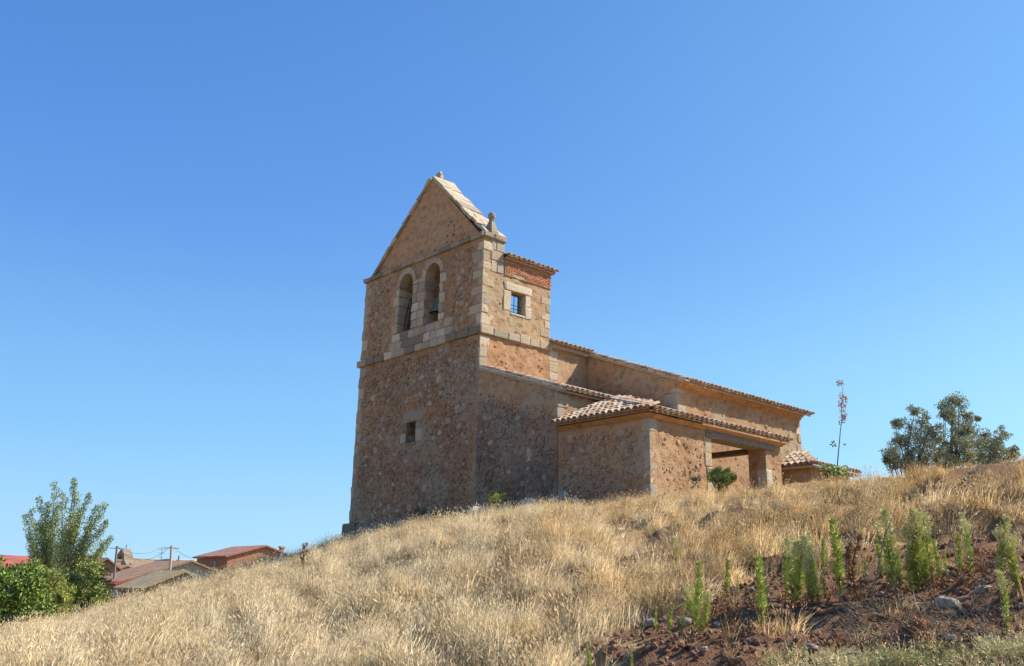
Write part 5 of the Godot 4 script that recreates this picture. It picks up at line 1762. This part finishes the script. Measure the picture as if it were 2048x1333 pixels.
func make_hill_plants():
	# bush against the aisle wall and its dry companion
	var f := px(1000, 1016, 25.6)
	shrub("bush", "yellow-green bush in front of the dark aisle wall", "bush", f - Vector3(0, 0.15, 0), 25.6, [[990, 1000, 0.20], [1008, 1003, 0.18], [985, 990, 0.14], [998, 988, 0.13], [1015, 1008, 0.10], [996, 996, 0.16], [982, 998, 0.12]], 0.045, 0.02, lin(0.33, 0.345, 0.10), 34)
	var t := base("dry_thistle", "dry brown thistle with small heads behind the yellow-green bush", "thistle", px(1018, 1016, 25.9) - Vector3(0, 0.1, 0))
	thistle(t, px(1022, 962, 25.9) - t.position, lin(0.30, 0.19, 0.12), 9)
	var t2 := base("dry_thistle", "brown branching thistle on the open grassy skyline", "thistle", hit_ground(606, 1140, 20.0, 40.0))
	thistle(t2, px(604, 1090, Vector2(t2.position.x, t2.position.z).length()) - t2.position, lin(0.33, 0.19, 0.09), 11)
	# trailing weeds at the foot of the tower
	shrub("low_weed", "trailing grey-green weed at the foot of the tower", "weed", px(880, 1040, 27.5) - Vector3(0, 0.1, 0), 27.5, [[835, 1021, 0.10], [848, 1027, 0.12], [870, 1030, 0.14], [890, 1029, 0.12], [910, 1029, 0.10]], 0.05, 0.016, lin(0.12, 0.15, 0.07), 16)
	# round bush at the porch
	var b := px(1442, 970, 21.0)
	shrub("bush", "round dark green bush before the porch opening", "bush", b - Vector3(0, 0.2, 0), 21.0, [[1440, 953, 0.19], [1426, 951, 0.14], [1455, 952, 0.14], [1437, 946, 0.10], [1450, 955, 0.16], [1428, 956, 0.14], [1463, 956, 0.11], [1430, 962, 0.13], [1445, 963, 0.14], [1458, 962, 0.12], [1445, 949, 0.14], [1432, 952, 0.15], [1452, 950, 0.14]], 0.03, 0.02, lin(0.15, 0.20, 0.045), 60)
	shrub("low_weed", "thin green weed at the foot of the porch wall", "weed", px(1390, 968, 20.8) - Vector3(0, 0.1, 0), 20.8, [[1386, 960, 0.08], [1396, 958, 0.07]], 0.04, 0.016, lin(0.15, 0.17, 0.06), 14)
	# hollyhock: basal leaves and one flower spire
	var h := px(1672, 950, 18.6)
	var hk := base("hollyhock", "tall hollyhock with a bare spire of withered flowers above broad leaves", "flower", h - Vector3(0, 0.08, 0))
	var st := MB.new()
	var pts := []
	var rad := []
	for q in [[1674, 948], [1676, 920], [1679, 890], [1681, 865], [1684, 840], [1683, 815], [1686, 790], [1686, 775], [1680, 762]]:
		pts.append(px(q[0], q[1], 18.6) - hk.position); rad.append(lerpf(0.014, 0.004, (950.0 - q[1]) / 190.0))
	st.tube(pts, rad, 6, lin(0.22, 0.20, 0.13))
	part("stem", st, mats.leaf, hk)
	var fl := MB.new()
	for i in 70:
		var y := rf(762, 848)
		if y > 776 and y < 786: continue
		var xx := lerpf(1681, 1685, clampf((y - 762) / 20.0, 0, 1)) + (rf(-6, 6) if y < 790 else rf(-7, 9))
		var p := px(xx, y, 18.6 + rf(-0.05, 0.05)) - hk.position
		clump(fl, p, Vector3.ONE * 0.022, 9, 0.03, 0.022, lin(0.52, 0.31, 0.25).lerp(lin(0.42, 0.27, 0.17), rng.randf()))
	part("flowers", fl, mats.leaf, hk)
	var lv := MB.new()
	for i in 48:
		var p := px(rf(1642, 1694), rf(934, 955), 18.4 + rf(-0.35, 0.3)) - hk.position
		var n := (Vector3(rf(-0.5, 0.5), 0.8, rf(0.0, 0.8))).normalized()
		var s := n.cross(Vector3(rf(-1, 1), 0, rf(-1, 1))).normalized()
		var u := s.cross(n)
		var rr := rf(0.04, 0.075)
		var col := lin(0.085, 0.17, 0.03) * rf(0.8, 1.5)
		for k in 8:
			var a := TAU * k / 8.0
			var b2 := TAU * (k + 1) / 8.0
			lv.tri(p, p + (s * cos(a) + u * sin(a)) * rr * rf(0.85, 1.1) + n * 0.02, p + (s * cos(b2) + u * sin(b2)) * rr + n * 0.02, col)
	for q in [[1667, 889, 0.05], [1690, 890, 0.02]]: clump(lv, px(q[0], q[1], 18.6) - hk.position, Vector3.ONE * q[2] * 0.7, 14, q[2] * 1.3, q[2], lin(0.16, 0.15, 0.08))
	part("leaves", lv, mats.leaf, hk)

func thistle(t: Node3D, top: Vector3, col: Color, n: int):
	var mb := MB.new()
	var hd := MB.new()
	var pts := branchy(mb, Vector3.ZERO, top * 0.8, 0.02, 0.011, 0.03, col)
	for i in n:
		var a: Vector3 = pts[rng.randi_range(1, 5)]
		var hgt := top.y
		var d := Vector3(rf(-1, 1), rf(0.5, 1.5), rf(-1, 1)).normalized()
		var e := a + d * hgt * rf(0.18, 0.34)
		branchy(mb, a, e, 0.011, 0.006, 0.03, col)
		clump(hd, e, Vector3.ONE * hgt * 0.045, 26, hgt * 0.06, hgt * 0.03, col * 0.9)
		for k in 3: clump(hd, a.lerp(e, rng.randf()), Vector3.ONE * hgt * 0.02, 4, hgt * 0.06, hgt * 0.015, col * 1.2)
	part("stem", mb, mats.bark, t)
	part("seed_heads", hd, mats.leaf, t)

func make_trees():
	# holm oaks behind the brow of the hill
	var g := lin(0.29, 0.315, 0.19)
	var d := 22.5
	shrub("oak_tree", "grey-green spreading oak scrub behind the brow, on the hollyhock side", "tree", on_ground(1835, d), d, [[1782, 905, 0.22], [1800, 880, 0.24], [1790, 850, 0.16], [1822, 860, 0.26], [1830, 825, 0.16], [1845, 842, 0.20], [1850, 880, 0.30], [1815, 905, 0.26], [1862, 855, 0.2], [1870, 895, 0.28], [1840, 915, 0.28], [1775, 918, 0.12], [1880, 920, 0.25], [1810, 890, 0.26], [1790, 928, 0.2], [1815, 934, 0.2], [1850, 934, 0.22], [1880, 934, 0.2], [1835, 880, 0.28], [1860, 912, 0.26], [1800, 922, 0.2], [1822, 925, 0.24], [1872, 868, 0.18]], 0.05, 0.022, g, 48, "oaks behind the brow")
	d = 23.2
	shrub("oak_tree", "taller grey-green oak whose top clump stands on a bare stem", "tree", on_ground(1905, d), d, [[1890, 815, 0.17], [1905, 802, 0.19], [1918, 808, 0.17], [1892, 832, 0.15], [1905, 825, 0.18], [1935, 832, 0.17], [1925, 850, 0.22], [1938, 862, 0.22], [1912, 880, 0.26], [1930, 895, 0.3], [1900, 905, 0.3], [1957, 838, 0.05], [1945, 885, 0.2], [1910, 928, 0.24], [1940, 930, 0.24], [1915, 905, 0.3], [1890, 890, 0.22], [1940, 912, 0.28], [1922, 872, 0.2], [1885, 918, 0.24], [1905, 845, 0.08]], 0.05, 0.022, g * 1.1, 48, "oaks behind the brow")
	d = 24.0
	shrub("oak_tree", "low ragged oak at the outer end of the oak scrub", "tree", on_ground(1985, d), d, [[1965, 872, 0.22], [1962, 900, 0.28], [1985, 895, 0.24], [2005, 870, 0.17], [1998, 885, 0.18], [2012, 905, 0.18], [2028, 905, 0.12], [1980, 915, 0.25], [2020, 918, 0.15], [1975, 928, 0.22], [2005, 926, 0.18], [1970, 888, 0.22], [1990, 910, 0.24], [1955, 915, 0.24]], 0.05, 0.022, g, 48, "oaks behind the brow")
	# poplars down by the village
	var pc := lin(0.25, 0.325, 0.165)
	poplar("poplar with a slender leaning stem, its plumes on the village side", on_ground(128, 52.0), 52.0, Vector2(146, 985), [[148, 963], [125, 992], [175, 992], [192, 1016], [208, 1012], [214, 1045], [220, 1078], [160, 1025], [185, 1050], [205, 1090], [140, 1030], [170, 1085], [150, 1060], [195, 1110], [165, 1120]], pc)
	poplar("poplar with a dark upright stem on the open field side of its pair", on_ground(103, 54.0), 54.0, Vector2(108, 1000), [[110, 970], [80, 1000], [95, 1010], [62, 1022], [52, 1035], [118, 1010], [72, 1050], [60, 1075], [88, 1045], [105, 1040], [125, 1060], [70, 1095], [95, 1085], [115, 1095], [82, 1120], [130, 1100]], pc * 0.95)
	# green bushes at the foot of the slope
	shrub("green_bush", "dense dark green broadleaf bush at the foot of the slope", "bush", on_ground(30, 28.0) - Vector3(0, 0.2, 0), 28.0, [[0, 1150, 0.42], [35, 1155, 0.42], [15, 1185, 0.5], [50, 1190, 0.45], [-20, 1200, 0.5], [20, 1222, 0.5], [62, 1222, 0.4], [75, 1185, 0.35], [-10, 1235, 0.4], [55, 1245, 0.28], [85, 1240, 0.25], [-40, 1160, 0.4]], 0.10, 0.06, lin(0.15, 0.235, 0.05), 46, "green bushes by the village")
	shrub("green_bush", "feathery yellow-green bush between its two darker neighbours", "bush", on_ground(110, 29.5) - Vector3(0, 0.2, 0), 29.5, [[62, 1148, 0.34], [90, 1150, 0.32], [110, 1165, 0.36], [95, 1190, 0.4], [125, 1195, 0.4], [105, 1220, 0.42], [135, 1225, 0.36], [80, 1235, 0.3], [118, 1245, 0.28]], 0.085, 0.032, lin(0.25, 0.29, 0.07), 66, "green bushes by the village")
	shrub("green_bush", "airy green bush with feathery twigs next to the grey shed", "bush", on_ground(180, 31.0) - Vector3(0, 0.2, 0), 31.0, [[150, 1165, 0.34], [175, 1155, 0.34], [195, 1165, 0.34], [165, 1190, 0.42], [200, 1190, 0.36], [185, 1215, 0.36], [155, 1222, 0.36], [210, 1205, 0.26], [205, 1220, 0.22]], 0.09, 0.036, lin(0.27, 0.325, 0.09), 90, "green bushes by the village")

# ------------------------------------------------------------------ the village below
func patchy(mb: MB, a: Vector3, b: Vector3, c: Vector3, d: Vector3, nu: int, nv: int, col: Color, vary: float):
	for i in nu:
		for j in nv:
			var p := func(s: float, t: float) -> Vector3: return a.lerp(b, s).lerp(d.lerp(c, s), t)
			var s0 := float(i) / nu
			var s1 := float(i + 1) / nu
			var t0 := float(j) / nv
			var t1 := float(j + 1) / nv
			mb.quad(p.call(s0, t0), p.call(s1, t0), p.call(s1, t1), p.call(s0, t1), col * rf(1.0 - vary, 1.0 + vary))

# a gabled house in the church's alignment; corner is its south-west eave corner; ridge runs "z" (north-south) or "x" (east-west)
func house(called: String, label: String, category: String, corner: Vector3, wx: float, lz: float, rise: float, ridge: String, wall: Color, roof: Color, openings: Array, group := "") -> Node3D:
	var gy := ground(corner.x, corner.z) - 0.6
	var t := base(called, label, category, Vector3(corner.x, gy, corner.z), church.rotation.y, group)
	var h := corner.y - gy
	var wm := MB.new()
	var P := func(x: float, y: float, z: float) -> Vector3: return Vector3(x, y, z)
	patchy(wm, P.call(0, 0, -lz), P.call(0, 0, 0), P.call(0, h, 0), P.call(0, h, -lz), 8, 6, wall, 0.08)
	patchy(wm, P.call(0, 0, 0), P.call(wx, 0, 0), P.call(wx, h, 0), P.call(0, h, 0), 8, 6, wall, 0.08)
	patchy(wm, P.call(wx, 0, 0), P.call(wx, 0, -lz), P.call(wx, h, -lz), P.call(wx, h, 0), 4, 3, wall, 0.08)
	patchy(wm, P.call(wx, 0, -lz), P.call(0, 0, -lz), P.call(0, h, -lz), P.call(wx, h, -lz), 4, 3, wall, 0.08)
	var rm := MB.new()
	var o := 0.28
	var up := Vector3(0, 0.12, 0)
	if ridge == "z":
		var k := rise / (wx * 0.5)
		wm.tri(P.call(0, h, 0), P.call(wx, h, 0), P.call(wx * 0.5, h + rise, 0), wall); wm.tri(P.call(wx, h, -lz), P.call(0, h, -lz), P.call(wx * 0.5, h + rise, -lz), wall)
		for sgn in [0, 1]:
			var xe := -o if sgn == 0 else wx + o
			var a := Vector3(xe, h - o * k + 0.02, o); var b := Vector3(wx * 0.5, h + rise + 0.02, o); var c := Vector3(wx * 0.5, h + rise + 0.02, -lz - o); var d := Vector3(xe, h - o * k + 0.02, -lz - o)
			if sgn == 0: patchy(rm, a + up, b + up, c + up, d + up, 12, 14, roof, 0.16)
			else: patchy(rm, b + up, a + up, d + up, c + up, 12, 14, roof, 0.16)
			rm.quad(b, a, d, c, roof * 0.8)
			rm.quad(a, b, b + up, a + up, roof * 0.85); rm.quad(d, a, a + up, d + up, roof * 0.85); rm.quad(c, d, d + up, c + up, roof * 0.85)
	else:
		var k := rise / (lz * 0.5)
		wm.tri(P.call(0, h, -lz), P.call(0, h, 0), P.call(0, h + rise, -lz * 0.5), wall); wm.tri(P.call(wx, h, 0), P.call(wx, h, -lz), P.call(wx, h + rise, -lz * 0.5), wall)
		for sgn in [0, 1]:
			var ze := o if sgn == 0 else -lz - o
			var a := Vector3(-o, h - o * k + 0.02, ze); var b := Vector3(wx + o, h - o * k + 0.02, ze); var c := Vector3(wx + o, h + rise + 0.02, -lz * 0.5); var d := Vector3(-o, h + rise + 0.02, -lz * 0.5)
			if sgn == 0: patchy(rm, a + up, b + up, c + up, d + up, 18, 8, roof, 0.16)
			else: patchy(rm, b + up, a + up, d + up, c + up, 18, 8, roof, 0.16)
			rm.quad(b, a, d, c, roof * 0.8)
			rm.quad(a, b, b + up, a + up, roof * 0.85); rm.quad(d, a, a + up, d + up, roof * 0.85); rm.quad(b, c, c + up, b + up, roof * 0.85)
	if wx > 3.0 and called != "village_chapel":
		var chm := MB.new()
		var cx := wx * 0.62
		var cz := -lz * 0.55
		chm.box(Vector3(cx - 0.2, h, cz - 0.2), Vector3(cx + 0.2, h + rise + 0.55, cz + 0.2), lin(0.40, 0.27, 0.19)); chm.box(Vector3(cx - 0.26, h + rise + 0.552, cz - 0.26), Vector3(cx + 0.26, h + rise + 0.64, cz + 0.26), lin(0.44, 0.37, 0.3))
		if called in ["tan_house", "tiled_house", "cream_house"]: part("chimney", chm, mats.village, t)
	part("wall", wm, mats.village, t)
	part("roof", rm, mats.village, t)
	for q in openings:      # [called, face, from the south-west corner, below the eave, width, height]
		var fm := MB.new()
		var gm := MB.new()
		var fr := west(0.0) if q[1] == "w" else south(0.0)
		var s0: float = q[2] if q[1] == "s" else -q[2] - q[4]
		var y1: float = h - q[3]
		for e in [[0.0, 0.0, q[4], 0.06], [0.0, q[5] - 0.06, q[4], q[5]], [0.0, 0.06, 0.06, q[5] - 0.06], [q[4] - 0.06, 0.06, q[4], q[5] - 0.06]]:
			fm.append(box_mb(), fr * Transform3D(Basis.from_scale(Vector3(e[2] - e[0], e[3] - e[1], 0.08)), Vector3(s0 + (e[0] + e[2]) * 0.5, y1 - q[5] + (e[1] + e[3]) * 0.5, 0.02)), lin(0.5, 0.45, 0.38))
		gm.quad(fr * Vector3(s0, y1 - q[5], 0.012), fr * Vector3(s0 + q[4], y1 - q[5], 0.012), fr * Vector3(s0 + q[4], y1, 0.012), fr * Vector3(s0, y1, 0.012))
		var f := part(q[0], fm, mats.village, t)
		part("pane" if q[0] == "window" else "door_leaf", gm, mats.glass, f)
	return t

func box_mb() -> MB:
	var m := MB.new()
	m.box(Vector3(-0.5, -0.5, -0.5), Vector3(0.5, 0.5, 0.5))
	return m

func pole(called: String, label: String, foot_px: Vector2, top_px: Vector2, dist: float, r0: float, r1: float, col: Color, arms := 1) -> Vector3:
	var top := px(top_px.x, top_px.y, dist)
	var foot := px(foot_px.x, foot_px.y, dist)
	var dir := (foot - top).normalized()
	foot = top + dir * ((top.y - ground(foot.x, foot.z) + 0.3) / -dir.y)
	var t := base(called, label, called.split("_")[-1], foot)
	var mb := MB.new()
	mb.tube([Vector3.ZERO, (top - foot) * 0.5, top - foot], [r0, (r0 + r1) * 0.5, r1], 8, col)
	part("shaft", mb, mats.bark, t)
	for k in arms:
		var am := MB.new()
		am.append(box_mb(), Transform3D(Basis(Vector3.UP, 0.5) * Basis.from_scale(Vector3(0.9 if arms < 2 else 0.7 - 0.15 * k, 0.06 if arms < 2 else 0.03, 0.06 if arms < 2 else 0.03)), top - foot - Vector3(0, 0.15 + 0.3 * k, 0)), lin(0.3, 0.3, 0.3))
		part("crossarm", am, mats.metal, t)
	return top

func wire(label: String, a: Vector3, b: Vector3, sag: float):
	var mb := MB.new()
	var pts := []
	var rad := []
	for k in 13:
		var t := k / 12.0
		pts.append(a.lerp(b, t) - Vector3(0, sag * 4.0 * t * (1.0 - t), 0)); rad.append(0.013)
	mb.tube(pts, rad, 4, lin(0.12, 0.12, 0.12))
	single("overhead_wire", mb, mats.metal, label, "wire", "overhead wires of the village")

func make_village():
	var red := lin(0.30, 0.13, 0.10)
	var tile := lin(0.36, 0.24, 0.17)
	# red brick house with a gently sloping roof
	var bh := house("brick_house", "red brick house with a dull red roof showing over the grassy brow", "house", px(455, 1114, 78.0), 6.2, 5.6, 0.92, "z", lin(0.36, 0.19, 0.125), lin(0.36, 0.20, 0.165), [["window", "w", 3.6, 0.55, 0.5, 1.1], ["door", "w", 2.0, 0.35, 0.7, 2.0]])
	# chimney of a hidden house
	var cp := px(562, 1108, 80.0)
	var ch := base("chimney", "brick chimney rising behind the grassy brow beside the brick house", "chimney", cp - Vector3(0, 3.5, 0), church.rotation.y)
	var cm := MB.new()
	cm.box(Vector3(-0.14, 0, -0.14), Vector3(0.14, 3.95, 0.14), lin(0.34, 0.24, 0.17))
	part("stack", cm, mats.village, ch)
	var cc := MB.new()
	cc.box(Vector3(-0.2, 3.952, -0.2), Vector3(0.2, 4.08, 0.2), lin(0.38, 0.32, 0.26))
	part("cap", cc, mats.village, ch)
	# low stone barn with mossy tiles
	house("stone_barn", "low stone barn with a mossy lichen-grey tile roof", "barn", px(287, 1178, 58.0), 4.4, 3.8, 0.95, "z", lin(0.27, 0.21, 0.16), lin(0.36, 0.30, 0.20), [], "barns at the village edge")
	# long barn with red metal verge
	var lb := house("long_barn", "long barn with a brown tiled slope behind the mossy barn", "barn", px(240, 1166, 68.0), 9.2, 6.0, 1.5, "z", lin(0.40, 0.38, 0.34), lin(0.33, 0.22, 0.16), [], "barns at the village edge")
	var rm := MB.new()
	var hh: float = px(240, 1166, 68.0).y - lb.position.y
	rm.quad(Vector3(-0.75, hh - 0.50, 0.5), Vector3(2.4, hh + 0.52, 0.5), Vector3(2.4, hh + 0.80, 0.5), Vector3(-0.75, hh - 0.16, 0.5), lin(0.30, 0.06, 0.045))
	rm.quad(Vector3(-0.75, hh - 0.16, 0.5), Vector3(2.4, hh + 0.80, 0.5), Vector3(2.4, hh + 0.80, -6.3), Vector3(-0.75, hh - 0.16, -6.3), lin(0.34, 0.08, 0.06))
	rm.quad(Vector3(-0.75, hh - 0.50, -6.3), Vector3(-0.75, hh - 0.50, 0.5), Vector3(-0.75, hh - 0.16, 0.5), Vector3(-0.75, hh - 0.16, -6.3), lin(0.30, 0.06, 0.045))
	part("metal_verge", rm, mats.metal, lb).set_meta("label", "dark red metal sheet verge")
	# pale shed wall next to the bushes
	house("grey_shed", "grey rendered shed standing between the airy bush and the mossy barn", "shed", px(236, 1172, 64.0), 1.2, 3.2, 0.12, "z", lin(0.46, 0.46, 0.47), lin(0.30, 0.07, 0.055), [["door", "s", 0.2, 0.2, 0.8, 1.9]])
	# corrugated sheet shed
	var sh := house("metal_shed", "pale grey corrugated metal shed beside the red brick house", "shed", px(362, 1124, 86.0), 2.4, 5.0, 0.12, "x", lin(0.47, 0.50, 0.54), lin(0.50, 0.53, 0.56), [])
	var rib := MB.new()
	for i in 12: rib.box(Vector3(0.08 + i * 0.2, 0.3, 0.0), Vector3(0.14 + i * 0.2, px(362, 1124, 86.0).y - sh.position.y, 0.03), lin(0.45, 0.48, 0.52))
	part("ribs", rib, mats.metal, sh)
	# ruined wall top against it
	var rw := base("ruined_wall", "crumbling stone wall end standing above the barn roofs", "wall", px(345, 1150, 76.0) - Vector3(0, 2.5, 0), church.rotation.y)
	for i in 7:
		var z := MB.new()
		z.append(block_mb(700 + i, 0.2, 0.12), Transform3D(Basis.from_scale(Vector3(0.7, rf(0.5, 0.7), 0.6))), lin(0.36, 0.28, 0.20) * rf(0.8, 1.2))
		part("stone_course", z, mats.rubble, rw, Transform3D(Basis.IDENTITY, Vector3(-0.2 + (i % 3) * 0.62, 2.3 + (i / 3) * 0.5 + (i % 3) * 0.18, 0)))
	var rb := MB.new()
	rb.box(Vector3(-0.5, -1.5, -0.3), Vector3(1.4, 2.3, 0.3), lin(0.33, 0.26, 0.19))
	part("wall_base", rb, mats.rubble, rw)
	# small village chapel with a bell gable
	var c0 := px(272, 1138, 108.0)
	var vc := house("village_chapel", "distant chapel with a grey bell gable and a long tiled roof", "chapel", c0, 9.0, 6.0, 1.0, "x", lin(0.30, 0.25, 0.195), lin(0.30, 0.22, 0.155), [])
	var vh := c0.y - vc.position.y
	var fm := MB.new()
	var poly := [Vector2(0.3, 0), Vector2(0.3, vh + 0.1), Vector2(-1.2, vh + 0.45), Vector2(-1.9, vh + 0.90), Vector2(-2.1, vh + 1.50), Vector2(-2.6, vh + 1.80), Vector2(-3.1, vh + 2.10), Vector2(-3.6, vh + 1.80), Vector2(-4.1, vh + 1.50), Vector2(-4.2, vh + 0.90), Vector2(-4.9, vh + 0.45), Vector2(-6.3, vh + 0.1), Vector2(-6.3, 0)]
	for i in poly.size():
		var a: Vector2 = poly[i]
		var b: Vector2 = poly[(i + 1) % poly.size()]
		fm.quad(Vector3(-0.7, a.y, a.x), Vector3(0.25, a.y, a.x), Vector3(0.25, b.y, b.x), Vector3(-0.7, b.y, b.x), lin(0.28, 0.24, 0.19))
	var mid := Vector2(-3.05, vh * 0.6)
	for i in poly.size():
		var a: Vector2 = poly[i]
		var b: Vector2 = poly[(i + 1) % poly.size()]
		fm.tri(Vector3(-0.7, mid.y, mid.x), Vector3(-0.7, a.y, a.x), Vector3(-0.7, b.y, b.x), lin(0.24, 0.205, 0.165)); fm.tri(Vector3(0.25, mid.y, mid.x), Vector3(0.25, b.y, b.x), Vector3(0.25, a.y, a.x), lin(0.24, 0.205, 0.165))
	part("bell_gable", fm, mats.village, vc)
	var om := MB.new()
	om.box(Vector3(-0.73, vh + 0.78, -3.5), Vector3(-0.705, vh + 1.38, -2.7), lin(0.12, 0.08, 0.06))
	part("bell_opening", om, mats.village, vc)
	var cr := MB.new()
	cr.box(Vector3(-0.25, vh + 2.07, -3.12), Vector3(-0.2, vh + 2.52, -3.08), lin(0.1, 0.1, 0.1)); cr.box(Vector3(-0.24, vh + 2.34, -3.3), Vector3(-0.21, vh + 2.37, -2.9), lin(0.1, 0.1, 0.1))
	part("iron_cross", cr, mats.iron, vc)
	# houses between the poplars and the chapel
	house("cream_house", "cream house with two small windows below the distant chapel", "house", px(206, 1151, 86.0), 3.6, 6.0, 0.75, "z", lin(0.62, 0.55, 0.42), tile * 1.15, [["window", "s", 2.0, 0.15, 0.3, 0.5], ["window", "s", 2.7, 0.15, 0.45, 0.4]], "village houses")
	house("tiled_house", "ochre house with a steep brown tile roof beside the poplars", "house", px(150, 1156, 80.0), 4.2, 6.0, 1.45, "z", lin(0.50, 0.30, 0.17), tile, [], "village houses")
	house("tan_house", "tan house with a pale tile roof seen through the poplars", "house", px(92, 1128, 96.0), 6.5, 6.0, 0.9, "z", lin(0.42, 0.33, 0.23), tile * 1.2, [], "village houses")
	house("red_roofed_shed", "long white-walled shed with a flat red roof behind the bushes", "shed", px(-70, 1131, 100.0), 11.0, 7.0, 1.0, "x", lin(0.56, 0.57, 0.60), lin(0.36, 0.12, 0.10), [])
	# poles, aerials and wires
	var a: Vector3 = pole("wooden_pole", "grey wooden utility pole beside the poplars", Vector2(228, 1152), Vector2(233.5, 1093), 70.0, 0.09, 0.07, lin(0.30, 0.27, 0.25))
	var b: Vector3 = pole("concrete_pole", "pale concrete utility pole behind the mossy barn", Vector2(339, 1147), Vector2(343.0, 1092), 62.0, 0.10, 0.07, lin(0.55, 0.53, 0.50))
	var c: Vector3 = pole("aerial_mast", "thin television aerial mast beside the concrete pole", Vector2(320, 1138), Vector2(324, 1095), 78.0, 0.03, 0.02, lin(0.25, 0.25, 0.26), 3)
	pole("thin_post", "short thin post between the concrete pole and the metal shed", Vector2(356, 1130), Vector2(357.5, 1112), 80.0, 0.06, 0.05, lin(0.2, 0.2, 0.21), 0)
	wire("sagging wire from the wooden pole to the aerial mast", a, c, 0.5)
	wire("wire from the concrete pole down towards the brick house", b, px(404, 1116, 72.0), 0.3)
	wire("wire between the wooden and the concrete pole", a, b, 0.9)

func make_rest():
	make_village()
	make_trees()
	make_hill_plants()
	make_boulders()
	make_horseweeds()
	make_bank_litter()
	make_low_weeds()
	scatter_grass()
